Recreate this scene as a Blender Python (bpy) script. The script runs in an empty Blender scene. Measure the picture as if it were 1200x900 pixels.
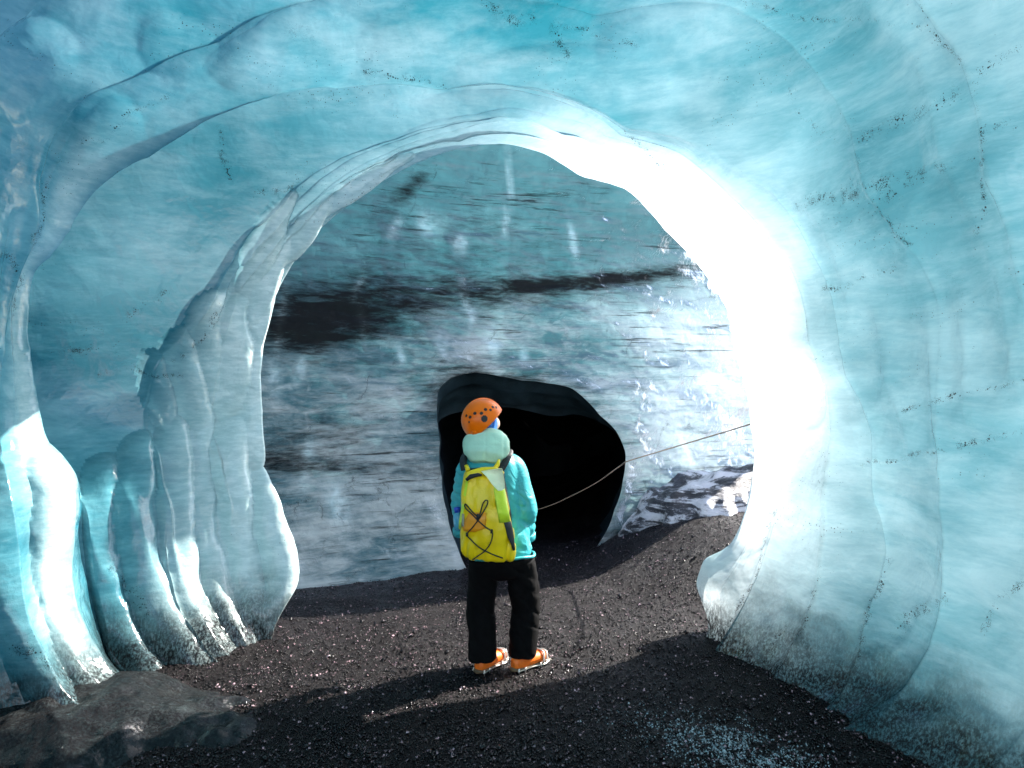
import bpy, bmesh, math, random
import numpy as np
from mathutils import Vector, Matrix

random.seed(4)
RNG = np.random.default_rng(7)
SC = bpy.context.scene
COL = SC.collection

# ------------------------------------------------------------------ camera, world, sun, exposure
EYE = 1.9                      # camera height
F = 811.0                      # focal length for a 1200 px wide frame
cam = bpy.data.cameras.new("camera")
cam.sensor_width = 36.0
cam.lens = 36.0 * F / 1200.0
cam.clip_start = 0.05
cam.clip_end = 2000.0
cam_ob = bpy.data.objects.new("camera", cam)
cam_ob.location = (0, 0, EYE)
cam_ob.rotation_euler = (math.radians(90), 0, 0)
COL.objects.link(cam_ob)
SC.camera = cam_ob

TO_SUN = Vector((0.71, 0.44, 0.655)).normalized()
SUN_EL = math.asin(TO_SUN.z)
SUN_AZ = math.atan2(TO_SUN.x, TO_SUN.y)
world = bpy.data.worlds.new("World")
SC.world = world
world.use_nodes = True
nt = world.node_tree
bgn = nt.nodes["Background"]
sky = nt.nodes.new("ShaderNodeTexSky")
sky.sky_type = 'NISHITA'
sky.sun_disc = False
sky.sun_elevation = SUN_EL
sky.sun_rotation = SUN_AZ
nt.links.new(sky.outputs[0], bgn.inputs[0])
bgn.inputs[1].default_value = 0.15

sun = bpy.data.lights.new("sun", 'SUN')
sun.energy = 4.5
sun.angle = math.radians(0.5)
sun.color = (1.0, 0.95, 0.88)
sun_ob = bpy.data.objects.new("sun", sun)
sun_ob.rotation_euler = (-TO_SUN).to_track_quat('-Z', 'Y').to_euler()
sun_ob.location = (8, 8, 9)
COL.objects.link(sun_ob)

SC.view_settings.view_transform = 'Standard'
SC.view_settings.look = 'None'
SC.view_settings.exposure = 2.05
SC.view_settings.gamma = 1.0
SC.view_settings.use_curve_mapping = False
SC.cycles.use_denoising = True
SC.cycles.max_bounces = 8
SC.cycles.diffuse_bounces = 5
SC.cycles.glossy_bounces = 3
SC.cycles.sample_clamp_indirect = 6.0

# ------------------------------------------------------------------ helpers
def up(px, py, d):
    """a photograph pixel at depth d -> world point"""
    return np.array([(px - 600.0) / F * d, d, EYE - (py - 450.0) / F * d])

def hashv(ix, iy, iz, seed):
    n = (ix * 374761393 + iy * 668265263 + iz * 2147483647 % 1000003 * 1274126177 + seed * 144665) & 0xFFFFFFFF
    n = ((n ^ (n >> 13)) * 1274126177) & 0xFFFFFFFF
    n = n ^ (n >> 16)
    return (n & 0xFFFF) / 32768.0 - 1.0

def vnoise(p, scale=1.0, seed=0, octaves=1, rough=0.5):
    """value noise, p (...,3) -> (...) in about [-1,1]"""
    p = np.asarray(p, dtype=float) * scale
    out = np.zeros(p.shape[:-1]); amp = 1.0; tot = 0
    for o in range(octaves):
        i = np.floor(p).astype(np.int64); f = p - i
        f = f * f * f * (f * (f * 6 - 15) + 10)
        v = 0
        for dx in (0, 1):
            for dy in (0, 1):
                for dz in (0, 1):
                    w = (f[..., 0] if dx else 1 - f[..., 0]) * (f[..., 1] if dy else 1 - f[..., 1]) * (f[..., 2] if dz else 1 - f[..., 2])
                    v = v + w * hashv(i[..., 0] + dx, i[..., 1] + dy, i[..., 2] + dz, seed + o * 17)
        out += v * amp; tot += amp; amp *= rough; p = p * 2.03 + 11.7
    return out / tot

def sstep(a, b, x):
    t = np.clip((np.asarray(x, float) - a) / (b - a), 0, 1)
    return t * t * (3 - 2 * t)

def link(name, mesh, mat=None, parent=None, smooth=True):
    o = bpy.data.objects.new(name, mesh)
    COL.objects.link(o)
    if mat:
        mesh.materials.clear(); mesh.materials.append(mat)
    if smooth:
        mesh.polygons.foreach_set("use_smooth", [True] * len(mesh.polygons))
    if parent is not None:
        o.parent = parent
    return o

def grid_mesh(name, V, flip=False, closed_u=False):
    """V (m,n,3) -> mesh of quads"""
    m, n = V.shape[:2]
    idx = np.arange(m * n).reshape(m, n)
    if closed_u:
        idx = np.concatenate([idx, idx[:, :1]], axis=1)
    a, b, c, d = idx[:-1, :-1], idx[1:, :-1], idx[1:, 1:], idx[:-1, 1:]
    q = np.stack([a, b, c, d] if not flip else [a, d, c, b], axis=-1).reshape(-1, 4)
    me = bpy.data.meshes.new(name)
    me.from_pydata(V.reshape(-1, 3).tolist(), [], q.tolist())
    me.update()
    return me

def add_attr(me, name, vals):
    a = me.attributes.new(name, 'FLOAT', 'POINT')
    a.data.foreach_set("value", np.asarray(vals, dtype=np.float32).ravel())

def tag(o, label=None, cat=None, group=None, kind=None):
    if label: o["label"] = label
    if cat: o["category"] = cat
    if group: o["group"] = group
    if kind: o["kind"] = kind
    return o

def empty(name, loc):
    o = bpy.data.objects.new(name, None)
    o.empty_display_size = 0.1
    o.location = loc
    COL.objects.link(o)
    return o

def catmull(pts, per=6):
    pts = [np.array(p, float) for p in pts]
    out = []
    for i in range(len(pts) - 1):
        p0, p1, p2, p3 = pts[max(i - 1, 0)], pts[i], pts[i + 1], pts[min(i + 2, len(pts) - 1)]
        for j in range(per):
            t = j / per
            out.append(0.5 * ((2 * p1) + (-p0 + p2) * t + (2 * p0 - 5 * p1 + 4 * p2 - p3) * t * t + (-p0 + 3 * p1 - 3 * p2 + p3) * t ** 3))
    out.append(pts[-1])
    return out

# ------------------------------------------------------------------ materials
class NB:
    def __init__(self, name):
        self.m = bpy.data.materials.new(name)
        self.m.use_nodes = True
        self.t = self.m.node_tree
        self.t.nodes.clear()
        self.out = self.t.nodes.new("ShaderNodeOutputMaterial")
    def n(self, typ, **kw):
        nd = self.t.nodes.new(typ)
        for k, v in kw.items():
            if k.startswith("i_"):
                key = k[2:]
                key = int(key) if key.isdigit() else key.replace("_", " ")
                self.put(nd.inputs[key], v)
            else:
                setattr(nd, k, v)
        return nd
    def put(self, sock, v):
        if isinstance(v, bpy.types.NodeSocket): self.t.links.new(v, sock)
        elif isinstance(v, bpy.types.Node): self.t.links.new(v.outputs[0], sock)
        else:
            if sock.type == 'RGBA' and len(v) == 3: v = (*v, 1)
            sock.default_value = v
    def math(self, op, a, b=0.0, c=None, clamp=False):
        nd = self.t.nodes.new("ShaderNodeMath"); nd.operation = op; nd.use_clamp = clamp
        self.put(nd.inputs[0], a); self.put(nd.inputs[1], b)
        if c is not None: self.put(nd.inputs[2], c)
        return nd.outputs[0]
    def mix(self, f, a, b, blend='MIX'):
        nd = self.t.nodes.new("ShaderNodeMix"); nd.data_type = 'RGBA'; nd.blend_type = blend
        self.put(nd.inputs[0], f); self.put(nd.inputs[6], a); self.put(nd.inputs[7], b)
        return nd.outputs[2]
    def ramp(self, x, lo, hi, a=0.0, b=1.0):
        nd = self.t.nodes.new("ShaderNodeMapRange"); nd.interpolation_type = 'SMOOTHSTEP'
        self.put(nd.inputs[0], x); self.put(nd.inputs[1], lo); self.put(nd.inputs[2], hi)
        self.put(nd.inputs[3], a); self.put(nd.inputs[4], b)
        return nd.outputs[0]
    def noise(self, co, scale, detail=4.0, rough=0.55, dist=0.0):
        nd = self.n("ShaderNodeTexNoise", i_Scale=scale, i_Detail=detail, i_Roughness=rough, i_Distortion=dist)
        self.put(nd.inputs["Vector"], co)
        return nd.outputs[0]
    def mapped(self, co, scale, rot=(0, 0, 0), loc=(0, 0, 0)):
        nd = self.t.nodes.new("ShaderNodeMapping")
        self.put(nd.inputs[0], co); nd.inputs[1].default_value = loc; nd.inputs[2].default_value = rot; nd.inputs[3].default_value = scale
        return nd.outputs[0]
    def co(self):
        return self.t.nodes.new("ShaderNodeTexCoord").outputs["Object"]
    def done(self, sh):
        self.t.links.new(sh if isinstance(sh, bpy.types.NodeSocket) else sh.outputs[0], self.out.inputs[0])
        return self.m

def ice_material(name, deep, pale, t_deep, t_pale, layer=(1.0, 1.0, 5.0), tilt=0.0, dirt_z=(0.08, 0.62),
                 speck=0.5, rough=0.11, bump=1.0, thin_gain=1.0, bands=False, t_base=0.36, ash_min=0.62, ash_dull=0.35):
    b = NB(name)
    co = b.co()
    lay = b.mapped(co, layer, (0, tilt, 0))
    big = b.noise(co, 0.9, 3, 0.5, 0.4)
    streak = b.noise(lay, 1.6, 8, 0.65, 0.6)
    fine = b.noise(lay, 9.0, 5, 0.7)
    v = b.math('ADD', b.math('MULTIPLY', big, 0.55), b.math('MULTIPLY', streak, 0.6))
    v = b.math('ADD', v, b.math('MULTIPLY', fine, 0.22))
    f = b.ramp(v, 0.54 if bands else 0.53, 0.84 if bands else 0.87)
    frost_or_glow = b.n('ShaderNodeAttribute', attribute_name='frost_or_glow').outputs['Fac']
    if bands: f = b.math('MULTIPLY', f, b.math('SUBTRACT', 1.0, b.n('ShaderNodeAttribute', attribute_name='wall_shade').outputs['Fac'], clamp=True))
    colr = b.mix(f, deep, pale)
    thin = b.n("ShaderNodeAttribute", attribute_name="thin").outputs["Fac"]
    dirtat = b.n("ShaderNodeAttribute", attribute_name="dirt").outputs["Fac"]
    # ash specks frozen into the ice, in drifts
    spk = b.n("ShaderNodeTexVoronoi", i_Scale=62.0); b.put(spk.inputs["Vector"], b.mapped(co, (1, 1, 1)))
    dens = b.noise(b.mapped(co, layer, (0, tilt, 0), (3, 1, 7)), 1.1, 5, 0.7, 1.2)
    thr = b.ramp(b.math('ADD', dens, b.math('MULTIPLY', dirtat, 0.34)), 0.60, 0.92, 0.0, 0.36 * speck + 0.08)
    crat = b.n('ShaderNodeAttribute', attribute_name='crack').outputs['Fac']
    thr = b.math('MAXIMUM', thr, b.math('MULTIPLY', b.math('MULTIPLY', crat, b.ramp(b.noise(co, 9.0, 4, 0.8), 0.40, 0.60)), 0.42))
    rnd = b.n("ShaderNodeSeparateColor"); b.put(rnd.inputs[0], spk.outputs["Color"])
    keep = b.math('LESS_THAN', rnd.outputs[0], 0.45)
    sp = b.math('MULTIPLY', b.math('LESS_THAN', spk.outputs["Distance"], thr), keep)
    spk2 = b.n("ShaderNodeTexVoronoi", i_Scale=190.0); b.put(spk2.inputs["Vector"], co)
    thr2 = b.ramp(b.math('ADD', b.noise(co, 2.2, 6, 0.75, 0.5), b.math('MULTIPLY', dirtat, 0.40)), 0.74, 1.05, 0.0, 0.42)
    thr2 = b.math('MAXIMUM', thr2, b.math('MULTIPLY', b.math('MULTIPLY', crat, b.ramp(b.noise(co, 14.0, 4, 0.8), 0.40, 0.62)), 0.55))
    sp = b.math('MAXIMUM', sp, b.math('LESS_THAN', spk2.outputs["Distance"], thr2))
    # hairline cracks with ash in them
    cv = b.n("ShaderNodeTexVoronoi", feature='DISTANCE_TO_EDGE', i_Scale=0.62)
    wob = b.n("ShaderNodeTexNoise", i_Scale=2.4, i_Detail=5.0); b.put(wob.inputs["Vector"], co)
    wv = b.n("ShaderNodeVectorMath", operation='MULTIPLY_ADD'); b.put(wv.inputs[0], wob.outputs["Color"]); wv.inputs[1].default_value = (0.55,) * 3; b.put(wv.inputs[2], co)
    b.put(cv.inputs["Vector"], wv.outputs[0])
    crk = b.math('MULTIPLY', b.ramp(cv.outputs["Distance"], 0.0, 0.030, 0.40, 0.0), b.ramp(b.noise(co, 4.0, 4, 0.8), 0.42, 0.58))
    crk = b.math('MAXIMUM', b.math('LESS_THAN', spk2.outputs["Distance"], crk), b.math('MULTIPLY', b.ramp(cv.outputs["Distance"], 0.0008, 0.004, 0.6, 0.0), b.ramp(b.noise(co, 2.0, 4, 0.8), 0.50, 0.62)))
    sp = b.math('MAXIMUM', sp, b.math('MULTIPLY', crk, 0.8 if bands else 0.0))
    # ash washed over the foot of the wall, thinning upwards
    sep = b.n("ShaderNodeSeparateXYZ"); b.put(sep.inputs[0], co)
    hz = b.math('ADD', sep.outputs[2], b.math('MULTIPLY', b.math('SUBTRACT', b.noise(b.mapped(co, (1, 1, 1.2)), 2.6, 8, 0.62, 0.5), 0.5), -0.62))
    foot = b.ramp(hz, dirt_z[0], dirt_z[1], 1.0, 0.0)
    grain = b.ramp(b.noise(b.mapped(co, (1.6, 1.6, 0.7)), 42.0, 7, 0.8), 0.36, 0.56)
    foot = b.math('MULTIPLY', foot, b.math('ADD', ash_min, b.math('MULTIPLY', grain, 1.0 - ash_min)))
    ash = b.math('MAXIMUM', foot, b.math('MULTIPLY', sp, 0.92), clamp=True)
    if bands:
        bd = b.n("ShaderNodeAttribute", attribute_name="band").outputs["Fac"]
        bb = b.noise(b.mapped(co, (0.9, 0.9, 4.6), (0, -0.06, 0)), 2.4, 9, 0.68, 0.7)
        bf = b.noise(b.mapped(co, (1.5, 1.5, 9.0), (0, -0.05, 0), (2, 2, 2)), 3.2, 9, 0.75, 0.5)
        bb = b.math('ADD', b.math('MULTIPLY', b.math('SUBTRACT', bb, 0.5), 1.3), b.math('MULTIPLY', b.math('SUBTRACT', bf, 0.5), 1.1))
        bb2 = b.ramp(b.math('ADD', bb, b.math('SUBTRACT', bd, 0.5)), -0.36, 0.46)
        ash = b.math('MAXIMUM', ash, b.math('MULTIPLY', bb2, 0.97))
        ln = b.noise(b.mapped(co, (0.6, 0.6, 14.0), (0, -0.05, 0), (4, 1, 3)), 1.7, 8, 0.72, 0.35)
        lnm = b.ramp(b.noise(co, 1.1, 4, 0.6), 0.40, 0.62)
        ash = b.math('MAXIMUM', ash, b.math('MULTIPLY', b.math('MULTIPLY', b.ramp(ln, 0.55, 0.63), lnm), 0.85))
        # frosty bubbles in the ice, white
        fr = b.ramp(b.noise(b.mapped(co, (1.0, 1.0, 1.6), (0, 0.3, 0), (5, 5, 2)), 3.1, 7, 0.62, 1.0), 0.58, 0.72)
        stt = b.n('ShaderNodeAttribute', attribute_name='wall_shade').outputs['Fac']
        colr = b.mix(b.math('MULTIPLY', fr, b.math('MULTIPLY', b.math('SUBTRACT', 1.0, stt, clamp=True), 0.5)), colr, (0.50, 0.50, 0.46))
    else:
        fr = b.ramp(b.noise(b.mapped(co, layer, (0, tilt, 0), (9, 2, 4)), 2.3, 8, 0.72, 1.2), 0.58, 0.74)
        colr = b.mix(b.math('MULTIPLY', fr, 0.22), colr, (0.37, 0.53, 0.54))
    colr = b.mix(frost_or_glow, colr, b.mix(b.ramp(fine, 0.35, 0.7), (0.54, 0.67, 0.655), (0.80, 0.88, 0.85)))
    colr = b.mix(ash, colr, (0.009, 0.008, 0.0085))
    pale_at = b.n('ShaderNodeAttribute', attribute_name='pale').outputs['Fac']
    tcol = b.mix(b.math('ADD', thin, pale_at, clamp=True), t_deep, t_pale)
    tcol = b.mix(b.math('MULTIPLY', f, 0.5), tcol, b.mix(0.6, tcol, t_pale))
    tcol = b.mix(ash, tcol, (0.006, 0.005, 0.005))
    # relief
    h1 = b.noise(co, 5.0, 3, 0.5, 0.3)
    h2 = b.noise(co, 38.0, 4, 0.65)
    h3 = b.noise(co, 150.0, 2, 0.6)
    bp = b.n("ShaderNodeBump", i_Strength=0.7 * bump, i_Distance=0.05); b.put(bp.inputs["Height"], h1)
    bp2 = b.n("ShaderNodeBump", i_Strength=0.45 * bump, i_Distance=0.008); b.put(bp2.inputs["Height"], h2); b.put(bp2.inputs["Normal"], bp.outputs[0])
    bp3 = b.n("ShaderNodeBump", i_Strength=0.5 * bump, i_Distance=0.002); b.put(bp3.inputs["Height"], h3); b.put(bp3.inputs["Normal"], bp2.outputs[0])
    nrm = bp3.outputs[0]
    dif = b.n("ShaderNodeBsdfDiffuse", i_Color=colr, i_Normal=nrm)
    tra = b.n("ShaderNodeBsdfTranslucent", i_Color=tcol, i_Normal=bp.outputs[0])
    mx = b.n("ShaderNodeMixShader"); b.put(mx.inputs[0], b.math('ADD', t_base, b.math('MULTIPLY', thin, 0.55 * thin_gain), clamp=True))
    b.t.links.new(dif.outputs[0], mx.inputs[1]); b.t.links.new(tra.outputs[0], mx.inputs[2])
    fre = b.n("ShaderNodeFresnel", i_IOR=1.47, i_Normal=nrm)
    glo = b.n("ShaderNodeBsdfGlossy", i_Roughness=rough, i_Normal=nrm)
    glo.inputs[0].default_value = (1, 1, 1, 1)
    mg = b.n("ShaderNodeMixShader"); b.put(mg.inputs[0], b.math('MULTIPLY', b.math('MULTIPLY', fre, 0.9, clamp=True), b.math('SUBTRACT', 1.0, b.math('MULTIPLY', ash, 0.96 if bands else ash_dull), clamp=True)))
    b.t.links.new(mx.outputs[0], mg.inputs[1]); b.t.links.new(glo.outputs[0], mg.inputs[2])
    return b.done(mg)

def simple(name, color, rough=0.6, spec=0.5, var=0.15, scale=18.0, bump=0.0, bscale=40.0, metal=0.0, coat=0.0, sheen=0.0):
    b = NB(name)
    co = b.co()
    nz = b.noise(co, scale, 5, 0.6)
    c0 = tuple(c * (1 - var) for c in color); c1 = tuple(min(1, c * (1 + var)) for c in color)
    cc = b.mix(b.ramp(nz, 0.3, 0.7), c0, c1)
    p = b.n("ShaderNodeBsdfPrincipled")
    b.put(p.inputs["Base Color"], cc)
    p.inputs["Roughness"].default_value = rough
    p.inputs["Specular IOR Level"].default_value = spec
    p.inputs["Metallic"].default_value = metal
    p.inputs["Coat Weight"].default_value = coat
    p.inputs["Sheen Weight"].default_value = sheen
    if bump:
        bp = b.n("ShaderNodeBump", i_Strength=1.0, i_Distance=bump)
        b.put(bp.inputs["Height"], b.noise(co, bscale, 5, 0.6, 0.6))
        b.put(p.inputs["Normal"], bp.outputs[0])
    return b.done(p)

M_SHELL = ice_material("glacier_ice", (0.006, 0.115, 0.155), (0.105, 0.31, 0.355), (0.012, 0.36, 0.46), (0.86, 0.97, 1.0),
                       layer=(0.8, 0.8, 3.2), tilt=-0.22, speck=0.5, t_base=0.06, bump=0.5)
M_FOOT = ice_material("ashy_ice", (0.015, 0.05, 0.06), (0.14, 0.22, 0.24), (0.02, 0.10, 0.12), (0.5, 0.6, 0.6), speck=0.8, rough=0.10,
                      dirt_z=(0.16, 0.62), bump=1.2, t_base=0.06, ash_min=0.93, ash_dull=0.45)
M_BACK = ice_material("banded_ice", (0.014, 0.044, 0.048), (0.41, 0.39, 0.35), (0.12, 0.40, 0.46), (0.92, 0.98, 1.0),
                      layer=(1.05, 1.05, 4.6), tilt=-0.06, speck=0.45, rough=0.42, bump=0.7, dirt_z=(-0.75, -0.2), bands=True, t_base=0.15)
M_DARKICE = simple("shade_black_ice", (0.004, 0.006, 0.008), rough=0.6, spec=0.12, var=0.4, bump=0.01, bscale=8)  # darkness of the unlit passage, put into a near-black colour

M_ARCH = simple("deep_blue_ice", (0.022, 0.038, 0.046), rough=0.3, spec=0.5, var=0.35, scale=5, bump=0.01, bscale=6)

def gravel_material():
    b = NB("black_gravel")
    co = b.co()
    c = b.mix(b.ramp(b.noise(co, 70, 4, 0.75), 0.35, 0.7), (0.0016, 0.0010, 0.0011), (0.010, 0.0060, 0.0070))
    spx = b.n('ShaderNodeSeparateXYZ'); b.put(spx.inputs[0], co)
    sn = b.ramp(b.math('ADD', spx.outputs[1], b.math('MULTIPLY', b.noise(co, 0.5, 5, 0.6), 3.0)), -4.2, -3.4, 1.0, 0.0)
    c = b.mix(sn, c, (0.74, 0.76, 0.78))  # snow out of view, added to bounce sunlight onto the walker
    p = b.n("ShaderNodeBsdfPrincipled")
    wet = b.ramp(b.noise(co, 1.3, 4, 0.6), 0.40, 0.62)
    b.put(p.inputs["Base Color"], c)
    sp = b.n("ShaderNodeSeparateXYZ"); b.put(sp.inputs[0], co)
    du = b.math('DIVIDE', b.math('SUBTRACT', sp.outputs[0], 1.20), 0.55); dv = b.math('DIVIDE', b.math('SUBTRACT', sp.outputs[1], 3.62), 0.42)
    pud = b.ramp(b.math('SUBTRACT', b.math('ADD', b.math('MULTIPLY', du, du), b.math('MULTIPLY', dv, dv)), b.math('MULTIPLY', b.noise(co, 6.0, 4, 0.6), 0.8)), 0.0, 0.7, 1.0, 0.0)
    b.put(p.inputs["Roughness"], b.math('SUBTRACT', b.math('SUBTRACT', 0.62, b.math('MULTIPLY', wet, 0.3)), b.math('MULTIPLY', pud, 0.22), clamp=True))
    p.inputs["Specular IOR Level"].default_value = 0.16
    vo = b.n("ShaderNodeTexVoronoi", i_Scale=95.0); b.put(vo.inputs["Vector"], co)
    bp = b.n("ShaderNodeBump", i_Strength=1.0, i_Distance=0.012); b.put(bp.inputs["Height"], b.math('ADD', vo.outputs["Distance"], b.noise(co, 40, 5, 0.7)))
    b.put(p.inputs["Normal"], bp.outputs[0])
    return b.done(p)
M_GROUND = gravel_material()

def pebble_material():
    b = NB("gravel_grains")
    co = b.co()
    vo = b.n("ShaderNodeTexVoronoi", i_Scale=60.0); b.put(vo.inputs["Vector"], co)
    s = b.n("ShaderNodeSeparateColor"); b.put(s.inputs[0], vo.outputs["Color"])
    c = b.mix(b.math('POWER', s.outputs[0], 26.0), (0.0030, 0.0014, 0.0018), (0.62, 0.42, 0.46))
    p = b.n("ShaderNodeBsdfPrincipled")
    b.put(p.inputs["Base Color"], c)
    p.inputs["Roughness"].default_value = 0.18
    p.inputs["Specular IOR Level"].default_value = 0.30
    return b.done(p)
M_PEBBLE = pebble_material()

# ------------------------------------------------------------------ ground
def ground_z(x, y):
    x = np.asarray(x, float); y = np.asarray(y, float)
    z = -0.15 * sstep(5.2, 7.2, y) * sstep(1.6, -0.6, x)
    z = z + 0.42 * sstep(0.75, 2.3, x) * sstep(5.3, 6.7, y) + 0.12 * sstep(1.5, 3.4, x) * sstep(6.5, 8.8, y)
    z = z + 0.06 * np.exp(-((y - 5.0) / 0.9) ** 2) * sstep(0.4, 1.6, x)
    p = np.stack([x, y, np.zeros_like(x)], -1)
    z = z + 0.035 * vnoise(p, 1.4, 3, 3) * sstep(0.15, 0.5, np.hypot(x + 0.0, y - 4.55) )
    z = z + 0.010 * vnoise(p, 9.0, 5, 2)
    s_ = np.maximum(0, -5.0 - y)
    z = z + 13.0 * (1 - np.exp(-s_ * 0.75 / 13.0)) * (1 + 0.15 * vnoise(p, 0.12, 8, 3))  # unseen slope behind the camera, added as fill for the walker's back
    return z

def build_ground():
    xs = np.concatenate([-np.geomspace(400, 4.2, 26), np.linspace(-4, 4.6, 330), np.geomspace(4.8, 400, 26)])
    ys = np.concatenate([-np.geomspace(400, 1.0, 26), np.linspace(-0.8, 2.6, 30), np.linspace(2.65, 9.2, 330), np.geomspace(9.4, 400, 30)])
    X, Y = np.meshgrid(xs, ys)
    Z = ground_z(X, Y)
    core = sstep(9.5, 6.0, np.hypot(X, Y - 5))
    P = np.stack([X, Y, np.zeros_like(X)], -1)
    Z = Z + core * 0.007 * vnoise(P, 38, 9, 2)
    me = grid_mesh("ground", np.stack([X, Y, Z], -1), flip=True)
    o = link("ground", me, M_GROUND)
    tag(o, "black volcanic gravel floor of the ice cave", None, None, "structure")
    return o
build_ground()

# ------------------------------------------------------------------ the near ice tunnel: rings of the scalloped walls
CX, CY = 600.0, 520.0
TH = np.radians(np.concatenate([np.linspace(-58, 75, 560)[:-1], np.linspace(75, 238, 400)]))

def px_ring(pts):
    """control points (px, py, depth) round the arch from left foot to right foot"""
    a = np.array(pts, float)
    th = np.degrees(np.arctan2(CY - a[:, 1], CX - a[:, 0]))
    th = np.where(th < -100, th + 360, th)
    r = np.hypot(a[:, 0] - CX, a[:, 1] - CY)
    o = np.argsort(th); th, r, d = th[o], r[o], a[o, 2]
    q = np.degrees(TH)
    def sm(v, k):
        w = np.hanning(k + 2)[1:-1]; w /= w.sum()
        return np.convolve(np.pad(v, k // 2, mode='edge'), w, mode='valid')
    qq = np.linspace(-60, 240, 601)
    rr = np.interp(q, qq, sm(np.interp(qq, th, r), 9)); dd = np.interp(q, qq, sm(np.interp(qq, th, d), 25))
    px = CX - np.cos(TH) * rr; py = CY - np.sin(TH) * rr
    return np.stack([(px - 600) / F * dd, dd, EYE - (py - 450) / F * dd], -1)

def world_ring(d, a, b, cz, cx=0.0):
    return np.stack([cx - a * np.cos(TH), np.full_like(TH, d), cz + b * np.sin(TH)], -1)

R = []          # (points, cup amplitude towards the next ring on left, top, right)
R.append((world_ring(-5.0, 6.3, 5.2, 0.8), (0, 0, 0)))
R.append((world_ring(-3.0, 5.5, 4.6, 0.9), (0, 0, 0)))
R.append((world_ring(-0.5, 4.6, 3.9, 1.0), (0.15, 0.15, 0.1)))
R.append((world_ring(1.6, 3.9, 3.3, 1.1), (0.12, 0.12, 0.05)))
R.append((px_ring([(-260, 1020, 2.9), (-300, 700, 2.9), (-310, 500, 2.9), (-230, 150, 2.9), (-60, -90, 2.9), (250, -230, 2.9), (600, -280, 2.9), (950, -250, 2.8),
                   (1250, -100, 2.7), (1430, 150, 2.6), (1480, 500, 2.6), (1480, 800, 2.6), (1400, 1040, 2.6)]), (0.10, 0.08, 0.03)))
R.append((px_ring([(-40, 960, 3.5), (-60, 880, 3.5), (-80, 700, 3.5), (-90, 520, 3.55), (-60, 250, 3.6), (0, 60, 3.6), (120, -60, 3.6), (400, -120, 3.6), (640, -120, 3.6), (850, -100, 3.5),
                   (1030, -60, 3.3), (1110, 60, 3.2), (1150, 200, 3.1), (1200, 340, 3.1), (1225, 500, 3.1), (1235, 700, 3.1), (1210, 850, 3.15), (1150, 930, 3.2)]), (0.10, 0.10, 0.03)))
R.append((px_ring([(180, 900, 3.8), (133, 853, 3.85), (93, 830, 3.9), (67, 807, 3.9), (33, 733, 3.9), (16, 620, 3.95), (5, 540, 4.0), (0, 440, 4.1), (10, 380, 4.15), (40, 300, 4.2), (48, 240, 4.2), (70, 160, 4.2), (115, 110, 4.2), (190, 85, 4.2), (250, 62, 4.2), (300, 22, 4.2), (420, -12, 4.2), (560, -5, 4.2), (700, 20, 4.2), (830, 5, 4.1),
                   (943, 70, 3.95), (987, 143, 3.85), (1013, 223, 3.8), (1073, 297, 3.7), (1098, 345, 3.65), (1095, 500, 3.65), (1090, 590, 3.65), (1100, 680, 3.65), (1088, 760, 3.7), (1060, 810, 3.75), (1000, 848, 3.8), (960, 870, 3.8)]), (0.10, 0.10, 0.045)))
R.append((px_ring([(210, 850, 4.2), (167, 817, 4.2), (137, 793, 4.3), (107, 760, 4.3), (87, 717, 4.3), (80, 667, 4.35), (97, 600, 4.4), (93, 563, 4.45), (55, 513, 4.5), (43, 467, 4.55), (32, 400, 4.55), (43, 320, 4.6), (62, 295, 4.6), (110, 240, 4.65), (213, 160, 4.7), (240, 145, 4.7), (300, 120, 4.7), (400, 105, 4.7), (500, 106, 4.7), (600, 112, 4.7), (660, 127, 4.7), (733, 150, 4.7), (810, 160, 4.6),
                   (860, 190, 4.55), (910, 225, 4.5), (945, 295, 4.45), (970, 350, 4.4), (983, 440, 4.35), (1017, 500, 4.2), (1016, 577, 4.2), (1033, 645, 4.15), (1020, 700, 4.15), (1010, 740, 4.1), (1000, 790, 4.05), (985, 818, 4.0), (940, 850, 4.0)]), (0.0, 0.02, 0.05)))
# recess behind the first arch
R.append((px_ring([(215, 840, 4.5), (167, 805, 4.5), (130, 770, 4.6), (110, 700, 4.7), (95, 600, 4.8), (60, 540, 4.9), (30, 470, 4.95), (18, 400, 5.0), (28, 310, 5.0), (90, 230, 5.0), (205, 148, 5.0), (300, 110, 5.0), (400, 98, 4.98), (500, 102, 4.95), (600, 114, 4.92), (660, 132, 4.9), (733, 160, 4.88), (800, 180, 4.8),
                   (845, 215, 4.75), (890, 260, 4.7), (925, 320, 4.65), (945, 400, 4.6), (965, 460, 4.5), (970, 520, 4.45), (962, 580, 4.45), (955, 660, 4.45), (948, 720, 4.4), (918, 785, 4.35), (880, 830, 4.3)]), (0.10, 0.03, 0.05)))
R.append((px_ring([(290, 830, 4.7), (277, 800, 4.75), (247, 773, 4.8), (230, 747, 4.85), (207, 710, 4.95), (193, 667, 5.05), (187, 600, 5.15), (178, 540, 5.25), (170, 490, 5.3), (175, 430, 5.3), (210, 390, 5.32), (255, 335, 5.34), (300, 265, 5.35), (345, 225, 5.35), (400, 190, 5.3), (470, 165, 5.25), (540, 148, 5.22), (600, 145, 5.2), (650, 158, 5.2), (700, 172, 5.15), (750, 190, 5.1),
                   (805, 225, 5.05), (855, 285, 5.0), (890, 345, 4.98), (912, 400, 4.95), (915, 450, 4.9), (925, 530, 4.9), (912, 580, 4.9), (907, 610, 4.9), (897, 643, 4.9), (883, 683, 4.85), (863, 723, 4.8), (850, 748, 4.8), (820, 790, 4.8)]), (0.05, 0.06, 0.04)))
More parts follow.
